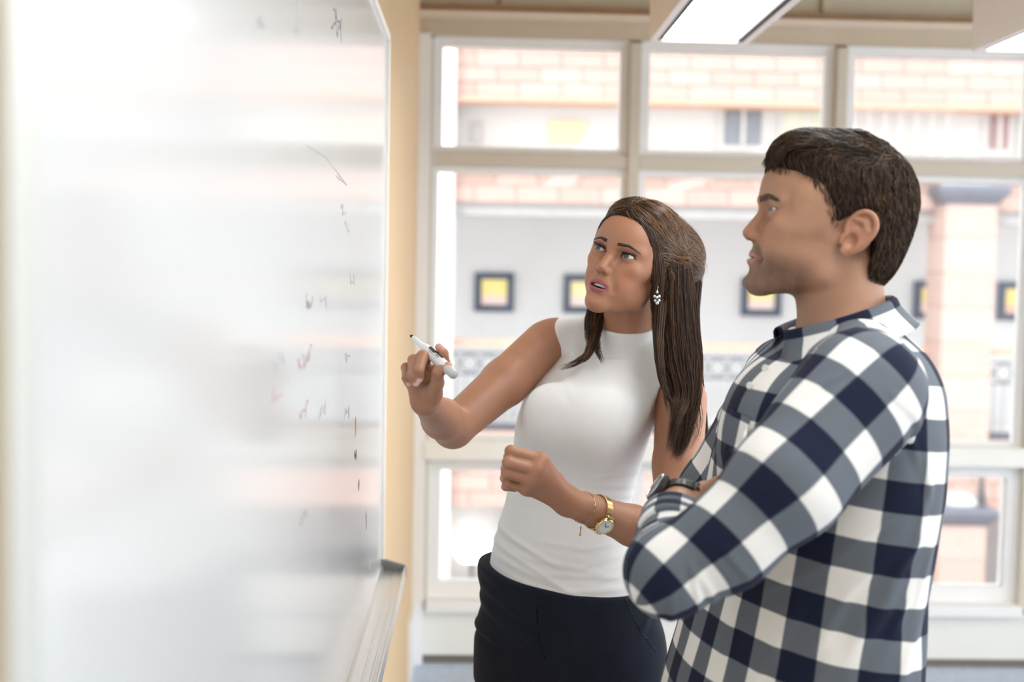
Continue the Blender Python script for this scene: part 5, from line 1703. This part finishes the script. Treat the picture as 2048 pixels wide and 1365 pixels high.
def strap(parent, F, c, ax, n, s, skip, width, th, m, name, N=26, lift=.0012):
    rs = [surf_r(F, c, n * math.cos(2 * math.pi * (k + .5) / N) + s * math.sin(2 * math.pi * (k + .5) / N)) for k in range(N)]
    cap = float(np.median(rs)) * 1.18
    for k in range(N):
        a = 2 * math.pi * (k + .5) / N
        if abs((a + math.pi) % (2 * math.pi) - math.pi) < skip: continue
        d = n * math.cos(a) + s * math.sin(a)
        r = min(rs[k], cap)
        tt = np.cross(ax, d)
        obox(c + d * (r + lift), ax, d, tt, width / 2, th / 2, (r + lift) * math.pi / N * 1.02).build(name, m, parent, bevel=.0005)
strap(gw, WF, w_ax_pt, ax, n, s, .50, .012, .0024, m_gold, "link")
for sg_ in (-1, 1):
    obox(wc + s * sg_ * .0155 + n * .0015, ax, n, s, .0065, .0020, .0030).build("lug", m_gold, gw, bevel=.0006)
# thin bracelet with a dangling bar
bc = w_wr_l * .78 + w_fa_l * .22
br = tag(empty("bracelet", bc), "thin gold bracelet with a dangling bar next to the gold watch", "bracelet")
axb, nb_, sb_ = frame_on(bc, w_fa_l - w_wr_l, (0, -1.0, 0))
ring = []
for k in range(36):
    a = 2 * math.pi * k / 36; d = nb_ * math.cos(a) + sb_ * math.sin(a)
    ring.append(bc + d * (surf_r(WF, bc, d) + .0006) + axb * .004 * math.cos(a))
MB().tube(ring, .0006, 5, closed=True).build("chain", m_gold, br, smooth=True)
low = min(ring, key=lambda p: p[2] + p[1] * .3)
MB().tube([low, low + np.array([-.001, -.002, -.006])], .0005, 5).build("drop_chain", m_gold, br)
MB().tube([low + np.array([-.001, -.002, -.006]), low + np.array([-.002, -.003, -.020])], .0019, 8).build("drop_bar", mat("rose_gold", (.60, .36, .24), .3, metal=1.0, noise=.05), br)
# ring on the marker hand
f1 = w_fr[1]; rp = f1[0] * .30 + f1[1] * .70; rax = (f1[1] - f1[0]) / np.linalg.norm(f1[1] - f1[0])
a_ = np.cross(rax, [1, 0, 0]); a_ /= np.linalg.norm(a_); b_ = np.cross(rax, a_)
tag(MB().tube([rp + .0104 * (a_ * math.cos(t) + b_ * math.sin(t)) for t in np.linspace(0, 2 * math.pi, 25)[:-1]], .0011, 6, closed=True).build("finger_ring", m_steel, smooth=True),
    "thin silver ring on a finger of the hand holding the marker", "ring")
# crystal earring
ec = at(1314, 592, 2.046)
er = tag(empty("earring", ec), "sparkling crystal drop earring beneath the woman's dark hair", "earring")
m_cry = mat("clear_crystal", (.85, .86, .88), .05, metal=.7, noise=.1, nscale=200)
for dx, dz, r in ((0, .006, .0026), (-.0040, -.001, .0028), (.0038, -.001, .0028), (0, -.003, .0026), (-.0030, -.008, .0027), (.0036, -.008, .0030), (.0008, -.0125, .0036)):
    MB().lathe([(.0001, -r), (r * .75, -r * .6), (r, 0), (r * .75, r * .6), (.0001, r)], ec + np.array([dx, 0, dz]), (0.3, -1, .2), 7).build("crystal", m_cry, er)
MB().tube([ec + np.array([.002, .003, .016]), ec + np.array([0, 0, .008])], .0006, 5).build("hook", m_steel, er)
# the man's dark sports watch
ax, n, s = frame_on(m_wr_l, cdir, (-.85, -.25, .50))
mc_ = m_wr_l - cdir * .004
bw_ = tag(empty("wristwatch", mc_), "black sports wristwatch on the wrist of the man's folded arm", "watch")
rm = surf_r(MF, mc_, n)
c0 = mc_ + n * (rm + .001)
MB().lathe([(.0190, 0), (.0212, .002), (.0212, .008), (.0196, .0105), (.0165, .0105), (.0164, .0080), (.001, .0080)], c0, n, 28).build("case", m_rub, bw_)
MB().lathe([(.0200, .0098), (.0192, .0112), (.0168, .0112), (.0164, .0098)], c0, n, 28, caps=False).build("bezel", m_steel, bw_)
MB().lathe([(.0164, .0085), (.0164, .0100)], c0, n, 28).build("dial", m_face, bw_)
for sg_ in (-1, 1):
    MB().lathe([(.0022, .020), (.0022, .0245)], c0 + n * .005 + s * sg_ * .007, ax, 8).build("pusher", m_steel, bw_)
strap(bw_, MF, mc_, ax, n, s, .46, .020, .0034, m_rub, "strap_segment", 30, .0018)
strap(bw_, MF, mc_ + cdir * .0106, ax, n, s, .46, .0014, .0040, m_steel, "strap_edge", 30, .0019)

# ------------------------------------------------------------------ shirt pocket, placket and buttons
def patch(F, quad, Y0, Y1, m, name, parent, nu=9, nv=9, lift=.0022, uv0=(0, 0)):
    q = np.array(quad, float)
    V = []; U = []
    for j in range(nv):
        for i in range(nu):
            u, v = i / (nu - 1), j / (nv - 1)
            p = (q[0] * (1 - u) + q[1] * u) * (1 - v) + (q[3] * (1 - u) + q[2] * u) * v
            V.append(on_surface(F, p[0], p[1], Y0, Y1, lift))
    V = np.array(V); Q = []; uvl = []
    idx = lambda i, j: j * nu + i
    wu = np.linalg.norm(V[idx(nu - 1, 0)] - V[0]); wv = np.linalg.norm(V[idx(0, nv - 1)] - V[0])
    for j in range(nv - 1):
        for i in range(nu - 1):
            Q.append((idx(i, j), idx(i, j + 1), idx(i + 1, j + 1), idx(i + 1, j)))
            for a, b in ((i, j), (i, j + 1), (i + 1, j + 1), (i + 1, j)): uvl.append((uv0[0] + wu * a / (nu - 1), uv0[1] + wv * b / (nv - 1)))
    o = mesh_obj(name, V, np.array(Q), m, parent, True, None, uvl)
    so = o.modifiers.new("t", 'SOLIDIFY'); so.thickness = .0015; so.offset = 0
    return o
patch(sh, [(1462, 818), (1500, 838), (1482, 916), (1446, 900)], 1.40, 1.9, m_plaid, "chest_pocket", shirt, uv0=(.03, .05))
for px, py in ((1531, 737), (1500, 772)):
    p = on_surface(sh, px, py, 1.3, 1.9, .002)
    MB().lathe([(.0045, 0), (.0052, .001), (.0045, .0022), (.0020, .0016)], p, (-.6, -.75, .2), 14).build("button", m_fl_btn, shirt, smooth=True)
